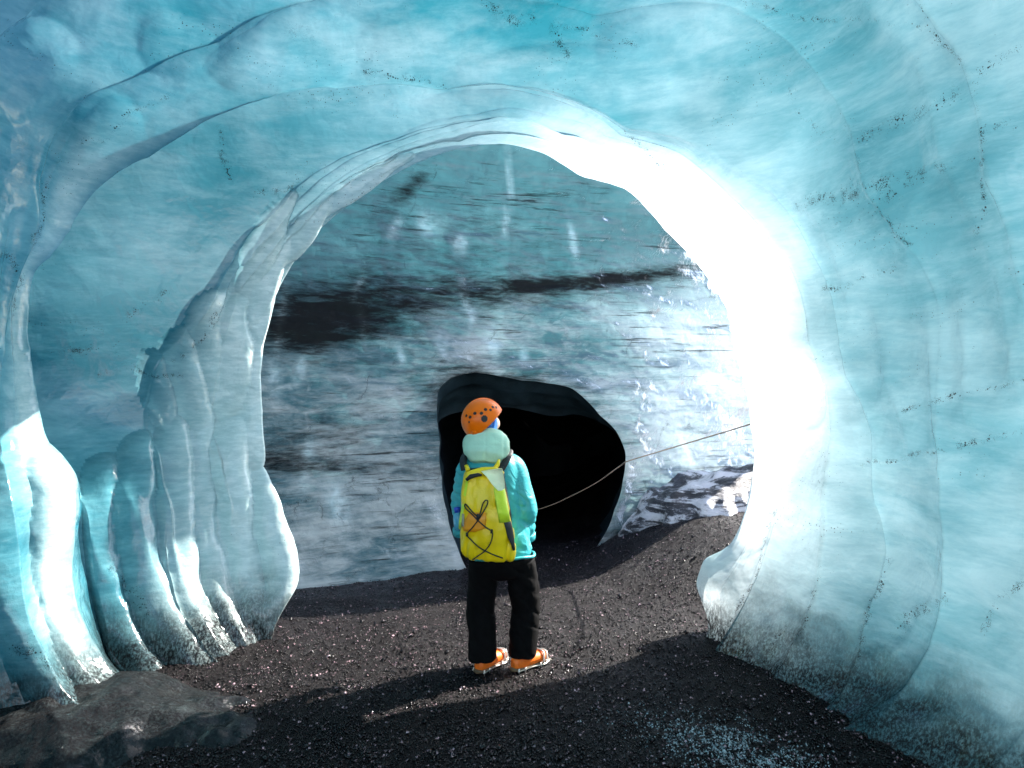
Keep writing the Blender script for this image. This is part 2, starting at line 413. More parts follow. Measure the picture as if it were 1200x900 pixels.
R.append((px_ring([(305, 790, 5.0), (285, 735, 5.1), (273, 700, 5.2), (262, 660, 5.3), (259, 600, 5.4), (246, 520, 5.5), (240, 470, 5.55), (252, 400, 5.55), (285, 330, 5.55), (330, 280, 5.55), (375, 235, 5.5), (430, 200, 5.45), (520, 168, 5.4), (590, 155, 5.4), (640, 170, 5.4), (685, 192, 5.35), (735, 208, 5.3),
                   (795, 256, 5.3), (845, 312, 5.25), (874, 362, 5.25), (882, 410, 5.2), (890, 450, 5.2), (897, 500, 5.2), (900, 535, 5.2), (893, 585, 5.2), (883, 625, 5.15), (865, 660, 5.1), (842, 695, 5.0), (842, 745, 4.95), (815, 800, 4.95)]), (0.04, 0.05, 0.02)))
LIP = [(310, 760, 5.15), (322, 720, 5.25), (342, 693, 5.35), (347, 668, 5.4), (340, 640, 5.45), (320, 590, 5.5), (302, 530, 5.6), (298, 480, 5.65), (297, 440, 5.65), (305, 395, 5.65), (320, 350, 5.65), (345, 305, 5.65), (378, 265, 5.6), (430, 225, 5.55), (480, 195, 5.5), (540, 173, 5.5), (590, 168, 5.5), (640, 181, 5.5), (680, 207, 5.45), (735, 222, 5.45),
       (780, 270, 5.4), (830, 326, 5.4), (855, 368, 5.4), (859, 410, 5.4), (870, 440, 5.35), (880, 500, 5.35), (885, 530, 5.35), (878, 580, 5.35), (866, 620, 5.3), (855, 640, 5.3), (825, 655, 5.2), (815, 685, 5.15), (832, 735, 5.05), (805, 790, 5.0)]
lipP = px_ring(LIP)
R.append((lipP, (0, 0, 0)))
rad = np.stack([-np.cos(TH), 0 * TH, np.sin(TH)], -1)
R.append((lipP + rad * 0.05 + np.array([0, 0.07, 0]), (0, 0, 0)))
R.append((lipP + rad * 0.20 + np.array([0, 0.13, 0]), (0, 0, 0)))

def arch_w(deg, L, T, Rr):
    l = sstep(62, 20, deg); r = sstep(118, 160, deg); t = 1 - l - r
    return L * l + T * t + Rr * r

DENTS = [  # (px, py, rx, ry, tilt degrees, amplitude) shallow cups melted into the near ice
    (660, 108, 140, 52, 4, 0.10), (345, 62, 95, 46, -14, 0.09), (108, 190, 58, 85, 20, 0.09), (30, 90, 75, 60, -30, 0.08),
    (480, 60, 60, 62, 0, 0.05), (860, 110, 70, 80, 25, 0.05), (940, 463, 27, 40, -8, 0.05), (1030, 120, 60, 110, -22, 0.05),
    (945, 320, 34, 95, -10, 0.05), (1130, 330, 60, 150, -8, 0.05), (1050, 640, 42, 120, 6, 0.04), (215, 60, 50, 40, 0, 0.05),
    (200, 260, 70, 60, -30, 0.05), (120, 360, 80, 60, 0, 0.05), (25, 330, 28, 90, 6, 0.07), (760, 70, 60, 50, 20, 0.05),
    (560, 150, 40, 14, -6, 0.03), (640, 165, 50, 14, 18, 0.03), (1150, 600, 60, 110, 4, 0.04), (150, 480, 70, 40, 0, 0.03),
    (1140, 120, 50, 90, -20, 0.05), (900, 20, 70, 40, 10, 0.05), (1000, 420, 34, 80, -5, 0.04)]

LOBES = [  # pixel path top to bottom (px, py, depth, half width px)
    [(183, 418, 5.28, 5), (180, 432, 5.26, 13), (186, 465, 5.22, 14), (196, 498, 5.2, 10), (200, 508, 5.2, 4)],
    [(222, 388, 5.36, 5), (210, 412, 5.32, 16), (216, 450, 5.28, 20), (230, 490, 5.26, 14), (238, 505, 5.25, 5)],
    [(262, 344, 5.44, 5), (246, 362, 5.40, 13), (238, 410, 5.36, 17), (243, 455, 5.34, 15), (250, 478, 5.34, 5)],
    [(283, 348, 5.52, 5), (270, 372, 5.48, 14), (268, 420, 5.44, 18), (262, 470, 5.42, 16), (256, 496, 5.42, 5)],
    [(306, 392, 5.62, 4), (294, 412, 5.58, 11), (288, 460, 5.55, 14), (292, 520, 5.52, 14), (297, 552, 5.5, 6)],
    [(205, 486, 5.20, 5), (202, 505, 5.16, 14), (200, 560, 5.05, 17), (203, 640, 4.95, 18), (222, 715, 4.82, 18), (256, 768, 4.74, 15), (300, 810, 4.7, 12)],
    [(241, 478, 5.34, 4), (234, 500, 5.28, 11), (230, 550, 5.20, 12), (236, 630, 5.08, 14), (258, 712, 4.95, 14), (284, 755, 4.9, 12), (315, 790, 4.9, 10)],
    [(282, 484, 5.46, 5), (270, 508, 5.40, 16), (266, 550, 5.32, 18), (276, 630, 5.22, 16), (290, 690, 5.12, 14), (306, 730, 5.05, 12), (325, 765, 5.0, 10)],
    [(300, 548, 5.54, 5), (304, 580, 5.48, 14), (314, 630, 5.40, 17), (325, 672, 5.34, 17), (322, 710, 5.26, 16), (316, 750, 5.18, 12)],
    [(168, 512, 5.10, 5), (160, 535, 5.02, 15), (152, 600, 4.88, 21), (164, 680, 4.72, 22), (196, 748, 4.58, 19), (245, 806, 4.5, 15), (280, 840, 4.5, 12)],
    [(128, 536, 4.90, 5), (118, 560, 4.80, 14), (112, 630, 4.66, 18), (122, 700, 4.54, 19), (155, 772, 4.42, 18), (200, 826, 4.36, 14), (235, 860, 4.3, 12)],
    [(62, 528, 4.55, 6), (60, 560, 4.45, 20), (54, 640, 4.30, 24), (70, 720, 4.2, 24), (108, 790, 4.1, 19), (150, 840, 4.05, 14), (190, 880, 4.0, 12)],
    [(20, 540, 4.22, 6), (8, 580, 4.12, 20), (4, 660, 4.02, 24), (24, 740, 3.92, 24), (60, 806, 3.85, 18), (100, 856, 3.8, 14), (130, 890, 3.8, 12)],
    [(86, 560, 4.6, 4), (84, 600, 4.5, 10), (90, 680, 4.4, 12), (112, 750, 4.3, 12), (150, 806, 4.2, 11), (185, 845, 4.2, 9)],
    [(184, 545, 5.1, 4), (178, 590, 5.0, 11), (182, 670, 4.9, 12), (205, 735, 4.75, 12), (240, 780, 4.65, 11), (285, 820, 4.6, 9)],
    [(215, 520, 5.2, 4), (217, 570, 5.1, 9), (222, 650, 5.0, 10), (244, 720, 4.9, 10), (272, 762, 4.8, 9), (305, 795, 4.8, 8)],
    [(250, 505, 5.3, 4), (250, 560, 5.2, 8), (256, 640, 5.1, 9), (274, 700, 5.0, 9), (296, 740, 4.95, 8), (320, 772, 4.95, 7)],
    [(288, 560, 5.4, 4), (292, 610, 5.35, 9), (302, 670, 5.3, 9), (310, 715, 5.2, 8), (318, 745, 5.15, 7)],
    [(330, 300, 5.6, 3), (312, 335, 5.6, 8), (300, 385, 5.6, 10), (290, 420, 5.6, 9), (286, 450, 5.6, 4)],
    [(352, 262, 5.5, 3), (326, 300, 5.5, 9), (305, 345, 5.5, 11), (292, 385, 5.5, 8), (284, 405, 5.5, 3)],
    [(400, 225, 5.5, 3), (372, 250, 5.5, 8), (345, 285, 5.5, 9), (330, 312, 5.5, 4)],
    [(480, 184, 5.45, 3), (445, 200, 5.45, 7), (410, 224, 5.45, 8), (385, 248, 5.45, 4)],
    [(345, 228, 5.4, 4), (322, 262, 5.4, 11), (300, 305, 5.4, 13), (284, 345, 5.4, 5)],
]
def lobe_heights(V, vv, deg):
    d = np.maximum(V[..., 1], 0.3)
    px = 600 + V[..., 0] / d * F; py = 450 - (V[..., 2] - EYE) / d * F
    px = px + 5 * vnoise(V, 5, 141, 2); py = py + 5 * vnoise(V, 5, 143, 2)
    best = np.zeros(px.shape); own = np.full(px.shape, -1)
    for i, pth in enumerate(LOBES):
        ok = (((vv > 5.2) & (vv < 8.0)) if i in (11, 12) else (vv > 8.2))[:, None] & (deg < 78)[None]
        c = np.array(catmull([(x, y, w) for (x, y, dd, w) in pth], 6))
        H = np.zeros(px.shape)
        for a, b2 in zip(c[:-1], c[1:]):
            ab = b2[:2] - a[:2]; L2 = (ab ** 2).sum() + 1e-6
            t = np.clip(((px - a[0]) * ab[0] + (py - a[1]) * ab[1]) / L2, 0, 1)
            w = (a[2] + (b2[2] - a[2]) * t) * 1.55
            rho = np.hypot(px - a[0] - ab[0] * t, py - a[1] - ab[1] * t) / w
            H = np.maximum(H, w / F * d * 0.86 * np.maximum(0, 1 - rho ** 2) ** 0.62)
        H = np.where(ok, H, 0)
        own = np.where(H > best, i, own); best = np.maximum(best, H)
    return own, best

CRACKS = [  # (half width px, polyline): drifts of ash specks along old cracks in the ice
    (5, [(1078, -10), (1090, 30), (1108, 62), (1130, 100), (1142, 140), (1147, 180), (1149, 240), (1140, 275)]), (6, [(1130, 98), (1165, 72), (1210, 52)]),
    (5, [(1145, 150), (1180, 150), (1210, 165)]), (9, [(1010, 165), (1060, 145), (1110, 120)]), (8, [(1030, 235), (1080, 205), (1140, 180)]), (10, [(940, 240), (1000, 225), (1060, 205)]),
    (5, [(985, 818), (1000, 780), (1010, 740), (1020, 700), (1034, 655)]), (6, [(1150, 740), (1165, 700), (1190, 680)]), (10, [(1050, 740), (1060, 720), (1100, 700)]),
    (4, [(850, 745), (880, 690), (898, 640), (905, 600)]), (4, [(930, 770), (950, 715), (957, 660)]), (5, [(880, 790), (910, 760), (925, 730)]),
    (4, [(868, 10), (925, 25), (1010, 25), (1080, 35)]), (4, [(918, 110), (945, 140), (980, 165)]), (4, [(1000, 205), (1040, 250), (1075, 290)]), (5, [(960, 345), (1010, 330), (1050, 315)]),
    (4, [(1010, 545), (1100, 525), (1200, 505)]), (4, [(1060, 480), (1130, 462), (1210, 440)]),
    (9, [(570, 5), (600, 22), (620, 18)]), (9, [(648, 30), (656, 65), (665, 80)]), (4, [(645, 30), (690, 40), (740, 62)]), (6, [(735, 155), (765, 185), (790, 210)]),
    (6, [(-5, 298), (22, 305), (28, 330), (14, 375)]), (4, [(40, 290), (70, 200), (105, 172), (128, 172), (160, 132), (205, 115)]), (5, [(258, 150), (262, 180), (275, 215)]), (6, [(360, 195), (345, 215), (300, 230)]),
    (5, [(430, 85), (470, 95), (520, 100)]), (5, [(120, 440), (160, 432), (200, 440)]), (5, [(150, 375), (175, 355), (200, 340)]), (6, [(60, 408), (110, 410)]), (4, [(260, 350), (230, 390), (195, 420)]),
    (8, [(120, 660), (150, 690), (170, 720)]), (10, [(10, 760), (40, 770), (60, 790)])]

def build_shell():
    P = np.stack([r[0] for r in R])                    # rings x theta x 3
    deg = np.degrees(TH)
    nseg = [4, 6, 8, 10, 16, 30, 34, 10, 40, 34, 26, 5, 4]
    rows = []; vv = []
    n = len(P)
    for k in range(n - 1):
        p0 = P[max(k - 1, 0)]; p1 = P[k]; p2 = P[k + 1]; p3 = P[min(k + 2, n - 1)]
        h = arch_w(deg, *R[k][1])
        wob = 0.75 + 0.5 * vnoise(np.stack([deg / 25.0, np.full_like(deg, k * 3.3), 0 * deg], -1), 1, 21, 2)
        h = h * wob * (1 + 0.8 * sstep(172, 200, deg))
        for j in range(nseg[k]):
            t = j / nseg[k]
            m1 = (p2 - p0) * 0.28; m2 = (p3 - p1) * 0.28
            b = (2*t**3 - 3*t**2 + 1) * p1 + (t**3 - 2*t**2 + t) * m1 + (-2*t**3 + 3*t**2) * p2 + (t**3 - t**2) * m2
            # cups are steepest just behind each crest
            tt = t ** 0.8
            rows.append(b + rad * (h * 4 * tt * (1 - tt))[:, None]); vv.append(k + t)
    rows.append(P[-1]); vv.append(n - 1)
    V = np.stack(rows); vv = np.array(vv)
    # local dents
    px = 600 + V[..., 0] / np.maximum(V[..., 1], 0.3) * F
    py = 450 - (V[..., 2] - EYE) / np.maximum(V[..., 1], 0.3) * F
    disp = np.zeros(px.shape)
    near = (V[..., 1] > 2.0)
    wx = 14 * vnoise(V, 2.3, 31, 2); wy = 14 * vnoise(V, 2.3, 37, 2)
    for (x, y, rx, ry, a, A) in DENTS:
        ca, sa = math.cos(math.radians(a)), math.sin(math.radians(a))
        dx, dy = px + wx - x, py + wy - y
        q = ((dx * ca + dy * sa) / rx) ** 2 + ((-dx * sa + dy * ca) / ry) ** 2
        disp += np.where(near, 1.5 * A * np.maximum(0, 1 - q) ** 0.8 * np.minimum(1, 0.5 + 0 * q), 0)
    lipfade = sstep(11.2, 10.2, vv)[:, None]
    disp = disp * lipfade + 0.045 * lipfade * vnoise(V, 0.9, 41, 2) + 0.016 * vnoise(V, 3.3, 43, 3) * (0.35 + 0.65 * lipfade) + 0.003 * vnoise(V, 14, 47, 2)
    dgr = deg[None, :]
    # concentric melt ripples with sharp crests
    rip = np.abs(np.sin(np.pi * (2.3 * vv[:, None] + 0.55 * vnoise(V, 0.8, 151, 2) + 0.012 * deg[None])))
    amp = 0.030 * np.clip(0.35 + 0.9 * vnoise(V, 1.0, 153, 2), 0, 1) * lipfade * near * (1 + 0.9 * sstep(8.3, 9.0, vv)[:, None] * sstep(120, 80, dgr))
    disp = disp + amp * (rip - 0.6)
    V = V + rad[None] * disp[..., None]
    # fused lobes on the left wall: each swells out of the wall, with a sharp valley where two meet
    own, hgt = lobe_heights(V, vv, deg)
    dirn = -rad * 0.70 + np.array([0, -0.62, 0]); V = V + dirn[None] * hgt[..., None]
    nu = V.shape[1]
    # how thin the ice is: thinnest round the open rim on the side of the cave mouth
    dg = deg[None, :]
    rim = sstep(6.0, 10.4, vv)[:, None]
    side = sstep(72, 128, dg)
    right = sstep(80, 150, dg)
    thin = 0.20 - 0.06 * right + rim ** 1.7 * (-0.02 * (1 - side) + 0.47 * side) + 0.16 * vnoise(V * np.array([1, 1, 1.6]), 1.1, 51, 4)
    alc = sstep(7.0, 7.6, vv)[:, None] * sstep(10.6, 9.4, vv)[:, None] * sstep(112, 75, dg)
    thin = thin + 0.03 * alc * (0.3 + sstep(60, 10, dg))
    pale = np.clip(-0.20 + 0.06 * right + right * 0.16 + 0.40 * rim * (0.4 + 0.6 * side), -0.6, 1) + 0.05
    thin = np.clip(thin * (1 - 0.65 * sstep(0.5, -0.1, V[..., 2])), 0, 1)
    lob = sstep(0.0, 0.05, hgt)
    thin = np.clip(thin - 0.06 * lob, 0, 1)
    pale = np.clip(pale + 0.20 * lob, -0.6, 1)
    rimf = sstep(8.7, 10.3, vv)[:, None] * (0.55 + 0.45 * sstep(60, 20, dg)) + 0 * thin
    frost_or_glow = np.clip(np.maximum(0.82 * rimf, 0.86 * lob * (0.04 + 0.96 * sstep(-2.75, -2.0, V[..., 0]))) + 0.10 * vnoise(V, 1.5, 65, 3) + 0.55 * np.exp(-((vv[:, None] - 6.72) / 0.24) ** 2) * sstep(120, 90, dg), 0, 0.9)  # frost noise, plus rim, lobe and crest glow painted as whiter ice
    fr = vv - np.floor(vv)
    crest = np.maximum(np.exp(-fr / 0.05), np.exp(-(1 - fr) / 0.05)) * ((vv > 5.5) & (vv < 10.5))
    dirt = np.clip(0.42 + 0.45 * vnoise(V, 0.8, 61, 2) + 0.35 * crest[:, None] * (0.5 + 0.5 * vnoise(V, 1.7, 63, 2)), 0, 1)
    crack = np.zeros(px.shape)
    qx = px + 7 * vnoise(V, 4, 161, 3); qy = py + 7 * vnoise(V, 4, 163, 3)
    for w, line in CRACKS:
        for (xa, ya), (xb, yb) in zip(line[:-1], line[1:]):
            L2 = (xb - xa) ** 2 + (yb - ya) ** 2
            t = np.clip(((qx - xa) * (xb - xa) + (qy - ya) * (yb - ya)) / L2, 0, 1)
            crack = np.maximum(crack, np.exp(-((np.hypot(qx - xa - (xb - xa) * t, qy - ya - (yb - ya) * t)) / w) ** 2))
    crack = crack * near
    m_, n_ = V.shape[:2]
    idx = np.arange(m_ * n_).reshape(m_, n_)
    Q = np.stack([idx[:-1, :-1], idx[1:, :-1], idx[1:, 1:], idx[:-1, 1:]], -1).reshape(-1, 4)
    fo = own.ravel()[Q]; ho = hgt.ravel()[Q]
    fown = np.where(ho.max(1) > 0.002, np.take_along_axis(fo, ho.argmax(1)[:, None], 1)[:, 0], -1)
    def piece(name, sel, mat, parent=None):
        q = Q[sel]; ids, inv = np.unique(q, return_inverse=True)
        me = bpy.data.meshes.new(name)
        me.from_pydata(V.reshape(-1, 3)[ids].tolist(), [], inv.reshape(-1, 4).tolist()); me.update()
        add_attr(me, "thin", thin.ravel()[ids]); add_attr(me, "pale", pale.ravel()[ids]); add_attr(me, "frost_or_glow", frost_or_glow.ravel()[ids]); add_attr(me, "crack", crack.ravel()[ids]); add_attr(me, "dirt", dirt.ravel()[ids])
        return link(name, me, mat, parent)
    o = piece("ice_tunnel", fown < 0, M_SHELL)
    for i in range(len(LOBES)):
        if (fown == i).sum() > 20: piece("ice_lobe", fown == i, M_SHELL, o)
    tag(o, "smooth scalloped turquoise ice tunnel arching over the walker", None, None, "structure")
    return o
SHELL = build_shell()

# ------------------------------------------------------------------ tube and loft helpers
def loft(path, n=18, caps=True, side=Vector((1, 0, 0))):
    """path: list of (centre, r_side, r_depth). returns verts, faces"""
    cs = [Vector(p[0]) for p in path]
    verts = []; faces = []
    for i, (c, p) in enumerate(zip(cs, path)):
        t = (cs[min(i + 1, len(cs) - 1)] - cs[max(i - 1, 0)])
        t = t.normalized() if t.length > 1e-9 else Vector((0, 0, 1))
        s = side - t * side.dot(t)
        if s.length < 1e-4: s = Vector((0, 1, 0)) - t * t.y
        s.normalize(); u = t.cross(s).normalized()
        for k in range(n):
            a = 2 * math.pi * k / n
            verts.append(c + s * (math.cos(a) * p[1]) + u * (math.sin(a) * p[2]))
    m = len(path)
    for i in range(m - 1):
        for k in range(n):
            a, b = i * n + k, i * n + (k + 1) % n
            faces.append((a, b, b + n, a + n))
    if caps:
        for i, fl in ((0, True), (m - 1, False)):
            verts.append(cs[i]); ci = len(verts) - 1
            for k in range(n):
                a, b = i * n + k, i * n + (k + 1) % n
                faces.append((b, a, ci) if fl else (a, b, ci))
    return verts, faces

def pydata(name, parts):
    V = []; Fc = []
    for v, f in parts:
        o = len(V); V += [tuple(x) for x in v]; Fc += [tuple(i + o for i in q) for q in f]
    me = bpy.data.meshes.new(name); me.from_pydata(V, [], Fc); me.update()
    return me

def tube(pts, r, n=8, per=6):
    c = catmull(pts, per) if per else [np.array(p, float) for p in pts]
    return loft([(p, r, r) for p in c], n)

# ------------------------------------------------------------------ ice lobes fused to the left wall
# ------------------------------------------------------------------ back wall with the dark passage
PLX = [-3.9, -3.5, -3.1, -2.6, -2.1, -1.2, -0.4, 0.6, 1.4, 2.4, 3.4, 5.0, 7.0]
PLY = [5.4, 5.95, 6.4, 6.85, 7.15, 7.6, 7.9, 8.15, 8.35, 8.65, 9.0, 9.45, 10.0]
def wall_y(x, z):
    y = np.interp(x, PLX, PLY)
    ov = np.maximum(0, z - 2.3)
    y = y - (0.13 * ov ** 2 + 0.02 * np.maximum(0, z - 3.8) ** 3) * sstep(3.0, 1.6, x) + 0.18 * np.maximum(0, 0.9 - z) ** 2 * -1.0
    return y
def cast(px, py):
    kx = (px - 600) / F; kz = -(py - 450) / F
    lo = np.full(px.shape, 4.0); hi = np.full(px.shape, 14.0)
    for _ in range(40):
        mid = 0.5 * (lo + hi)
        inside = mid < wall_y(kx * mid, EYE + kz * mid)
        lo = np.where(inside, mid, lo); hi = np.where(inside, hi, mid)
    d = 0.5 * (lo + hi)
    return np.stack([kx * d, d, EYE + kz * d], -1)

HOLE = [(690, 652), (706, 630), (720, 597), (730, 562), (733, 530), (722, 505), (703, 487), (688, 470), (670, 455), (640, 449), (610, 446), (585, 441), (560, 437), (545, 438), (528, 443), (514, 456), (512, 480), (516, 515),
        (518, 560), (524, 600), (536, 640), (550, 672), (600, 690), (660, 680)]
HCX, HCY = 628.0, 570.0
def polar(pts, ph):
    a = np.array(pts, float)
    t = np.arctan2(-(a[:, 1] - HCY), a[:, 0] - HCX); r = np.hypot(a[:, 0] - HCX, a[:, 1] - HCY)
    o = np.argsort(t); t, r = t[o], r[o]
    t = np.concatenate([t - 2 * np.pi, t, t + 2 * np.pi]); r = np.concatenate([r, r, r])
    v = np.interp(ph, t, r)
    w = np.hanning(11)[1:-1]; w /= w.sum()
    vp = np.concatenate([v[-4:], v, v[:4]])
    return np.convolve(vp, w, mode='valid')

def build_back():
    NP = 560
    ph = np.linspace(-np.pi, np.pi, NP, endpoint=False)
    r0 = polar(HOLE, ph)
    # outer bound: a large rounded box in the frame
    bx = np.where(np.cos(ph) > 0, 400, 520); by = np.where(np.sin(ph) > 0, 436, 260)
    r1 = 1.0 / ((np.abs(np.cos(ph)) / bx) ** 4 + (np.abs(np.sin(ph)) / by) ** 4) ** 0.25
    ts = np.concatenate([np.linspace(0, 0.08, 14)[:-1], np.linspace(0.08, 1, 190)])
    rr = r0[None] + (r1 - r0)[None] * ts[:, None]
    px = HCX + np.cos(ph)[None] * rr; py = HCY - np.sin(ph)[None] * rr
    V = cast(px, py)
    # cups and ledges melted into the wall; each a separate hollow with a crest
    nrm = np.array([0.0, -1.0, 0.0])
    disp = 0.07 * vnoise(V * np.array([1, 1, 1.6]), 0.9, 71, 2)
    cups = [(430, 330, 70, 60), (540, 350, 60, 70), (640, 300, 60, 70), (740, 290, 60, 60), (370, 440, 60, 60), (460, 420, 60, 45), (590, 400, 55, 40), (700, 400, 60, 55),
            (350, 560, 45, 90), (430, 560, 60, 100), (790, 380, 60, 60), (820, 500, 70, 60), (600, 230, 50, 60), (500, 240, 60, 50), (690, 220, 50, 45), (400, 640, 70, 60), (770, 570, 60, 60), (560, 290, 40, 50), (480, 300, 40, 50)]
    for i, (x, y, a, c) in enumerate(cups):
        q = ((px + 10 * vnoise(V, 3, 5 + i) - x) / a) ** 2 + ((py + 10 * vnoise(V, 3, 55 + i) - y) / c) ** 2
        disp -= 0.045 * np.maximum(0, 1 - q) ** 0.8
    disp += 0.022 * vnoise(V * np.array([1, 1, 3.5]), 2.6, 75, 3) + 0.03 * np.abs(vnoise(V * np.array([0.5, 0.5, 3.0]), 1.7, 77, 3)) + 0.008 * vnoise(V * np.array([1, 1, 3]), 12, 79, 2)
    disp *= sstep(0, 0.05, ts)[:, None]
    V = V + nrm * disp[..., None]
    # roll the rim of the hole back a little
    rim = V[:1] + np.array([0, 0.10, 0]); rim2 = V[:1] + np.array([0, 0.04, 0])
    me = grid_mesh("ice_back_wall", V, closed_u=True, flip=True)
    pxa, pya, Va = px, py, V
    thin = -0.05 + 0.66 * sstep(0.2, 2.9, Va[..., 0]) * sstep(4.0, 2.4, Va[..., 2]) + 0.06 * sstep(1.3, -0.2, Va[..., 2]) + 0.18 * vnoise(Va * np.array([1, 1, 2.5]), 1.2, 81, 3)
    thin = np.clip(thin, 0, 1) * (0.15 + 0.85 * sstep(0.0, 0.07, ts))[:, None]
    add_attr(me, "thin", np.clip(thin, 0, 1))
    add_attr(me, "dirt", np.full(pxa.shape, 0.45))
    st = 0.92 * sstep(2.0, 3.2, Va[..., 2] - 0.12 * Va[..., 0] + 0.5 * vnoise(Va * np.array([.6, .6, 1.5]), 1.0, 83, 3)) + 0.15 * sstep(0.3, -1.6, Va[..., 0] + 0.6 * vnoise(Va, 1.0, 85, 2)) * sstep(0.2, 0.9, Va[..., 2])  # shade of the upper and left wall, put into the ice colour
    add_attr(me, "wall_shade", np.clip(st, 0, 0.96))
    def blob(x, y, rx, ry, ang=0):
        ca, sa = math.cos(math.radians(ang)), math.sin(math.radians(ang))
        dx, dy = pxa - x, pya - y
        return np.exp(-((dx * ca + dy * sa) / rx) ** 2 - ((-dx * sa + dy * ca) / ry) ** 2)
    chips = sum(blob(*q) for q in ((418, 340, 4, 14, 20), (424, 378, 5, 20, -8), (469, 415, 4, 12, -15), (518, 404, 6, 13, -12), (546, 352, 5, 18, -15), (553, 372, 4, 10, 10), (577, 402, 9, 14, 0), (613, 414, 5, 9, -25),
        (500, 262, 10, 12, 0), (597, 205, 3, 28, -4), (592, 258, 4, 14, 0), (330, 380, 5, 30, 8), (322, 440, 8, 20, 0), (672, 285, 4, 24, -10), (540, 285, 8, 10, 0), (352, 430, 6, 16, 15), (462, 270, 6, 14, 20), (395, 590, 10, 22, -15), (360, 540, 6, 26, 10)))
    add_attr(me, "frost_or_glow", np.clip(chips * (0.55 + 0.8 * vnoise(Va, 9, 87, 3)), 0, 0.55))
    band = 0.62 * blob(345, 375, 120, 50, -4) + 0.5 * blob(375, 385, 50, 22, -4) + 0.4 * blob(440, 355, 90, 34, 0) + 0.80 * blob(725, 326, 130, 12, -6) + 0.4 * blob(580, 340, 120, 26, 2) + 0.6 * blob(482, 218, 30, 11, -40) \
        + 0.5 * blob(330, 540, 45, 26, 0) + 0.45 * blob(430, 548, 120, 10, 3) + 0.35 * blob(390, 500, 80, 30, 0) + 0.25 * blob(520, 270, 140, 40, 0) + 0.3 * blob(600, 465, 150, 28, 8) + 0.55 * blob(760, 615, 70, 18, -22)
    band = band + 0.5 * np.exp(-(rr - r0[None]) / 22.0) * np.exp(-((ph[None] - 2.0) / 0.75) ** 2)
    add_attr(me, "band", np.clip(band + 0.12, 0, 1))
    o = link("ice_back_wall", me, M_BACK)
    tag(o, "pale ice back wall with black ash bands round the dark passage", None, None, "structure")
    # the passage: stepped arches going back into the dark
    #        depth, scale, x shift, lowering of the crown
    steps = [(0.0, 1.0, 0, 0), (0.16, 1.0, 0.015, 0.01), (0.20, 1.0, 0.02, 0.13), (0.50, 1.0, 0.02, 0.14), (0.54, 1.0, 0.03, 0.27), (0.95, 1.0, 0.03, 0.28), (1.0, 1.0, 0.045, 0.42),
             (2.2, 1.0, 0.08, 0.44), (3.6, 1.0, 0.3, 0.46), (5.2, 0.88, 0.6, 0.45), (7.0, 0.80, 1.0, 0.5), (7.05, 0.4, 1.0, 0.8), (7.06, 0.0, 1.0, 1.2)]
    rows = []
    X = V[0, :, 0]; Y = V[0, :, 1]; Z = V[0, :, 2]
    cxw = 0.5 * (X.min() + X.max()); top = Z.max()
    for dz, sc, ox, low in steps:
        crown = sstep(0.8, top, Z) * (1 - 0.45 * sstep(0.3, 1.2, X))
        hump = 0.05 * np.sin((X - cxw) * 5.2 + dz * 6) * (dz > 0.2)
        Xs = cxw + (X - cxw) * sc * (1 + 0.13 * min(dz, 1.6)) + ox; Zs = 0.6 + (Z - 0.6) * (sc if dz > 7 else 1.0) - (low + hump * 0.9) * crown
        if dz < 7: Zs = np.where(Z < 0.0, np.minimum(Zs, -0.45), Zs)
        rows.append(np.stack([Xs, Y + dz, Zs], -1))
    W = np.stack(rows)
    W = W + 0.02 * np.stack([vnoise(W, 2.5, 91, 2), 0 * W[..., 0], vnoise(W, 2.5, 95, 2)], -1) * (np.arange(len(steps)) > 0)[:, None, None]
    oa = link("passage_arch", grid_mesh("passage_arch", W[:7], closed_u=True), M_ARCH)
    tag(oa, "stepped dark blue ice arches at the mouth of the black passage", None, None, "structure")
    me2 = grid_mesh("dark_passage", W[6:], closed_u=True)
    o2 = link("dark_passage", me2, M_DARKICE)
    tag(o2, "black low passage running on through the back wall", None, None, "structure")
build_back()

# ------------------------------------------------------------------ dirty ice foot in the left foreground, ash covered mound at the back right
def mound(name, c, rx, ry, h, seed, mat, n=110, parent=None):
    g = np.linspace(-1, 1, n)
    A, B = np.meshgrid(g, g)
    r = np.hypot(A, B)
    X = c[0] + A * rx; Y = c[1] + B * ry
    P = np.stack([X, Y, 0 * X], -1)
    edge = 1 + 0.35 * vnoise(P, 2.2, seed, 3)
    pr = np.clip(1 - (r / edge / 0.8) ** 2, -0.3, 1)
    Z = ground_z(X, Y) + h * np.sign(pr) * np.abs(pr) ** 0.7 * (1 + 0.35 * vnoise(P, 3.0, seed + 2, 3)) + 0.045 * vnoise(P, 7, seed + 4, 4, 0.6) - 0.02
    me = grid_mesh(name, np.stack([X, Y, Z], -1), flip=True)
    add_attr(me, "thin", np.full(X.shape, 0.1)); add_attr(me, "dirt", np.full(X.shape, 0.9)); add_attr(me, "frost_or_glow", np.clip(0.30 + 0.45 * vnoise(P, 5, seed + 8, 3), 0, 0.8))
    return link(name, me, mat, parent)
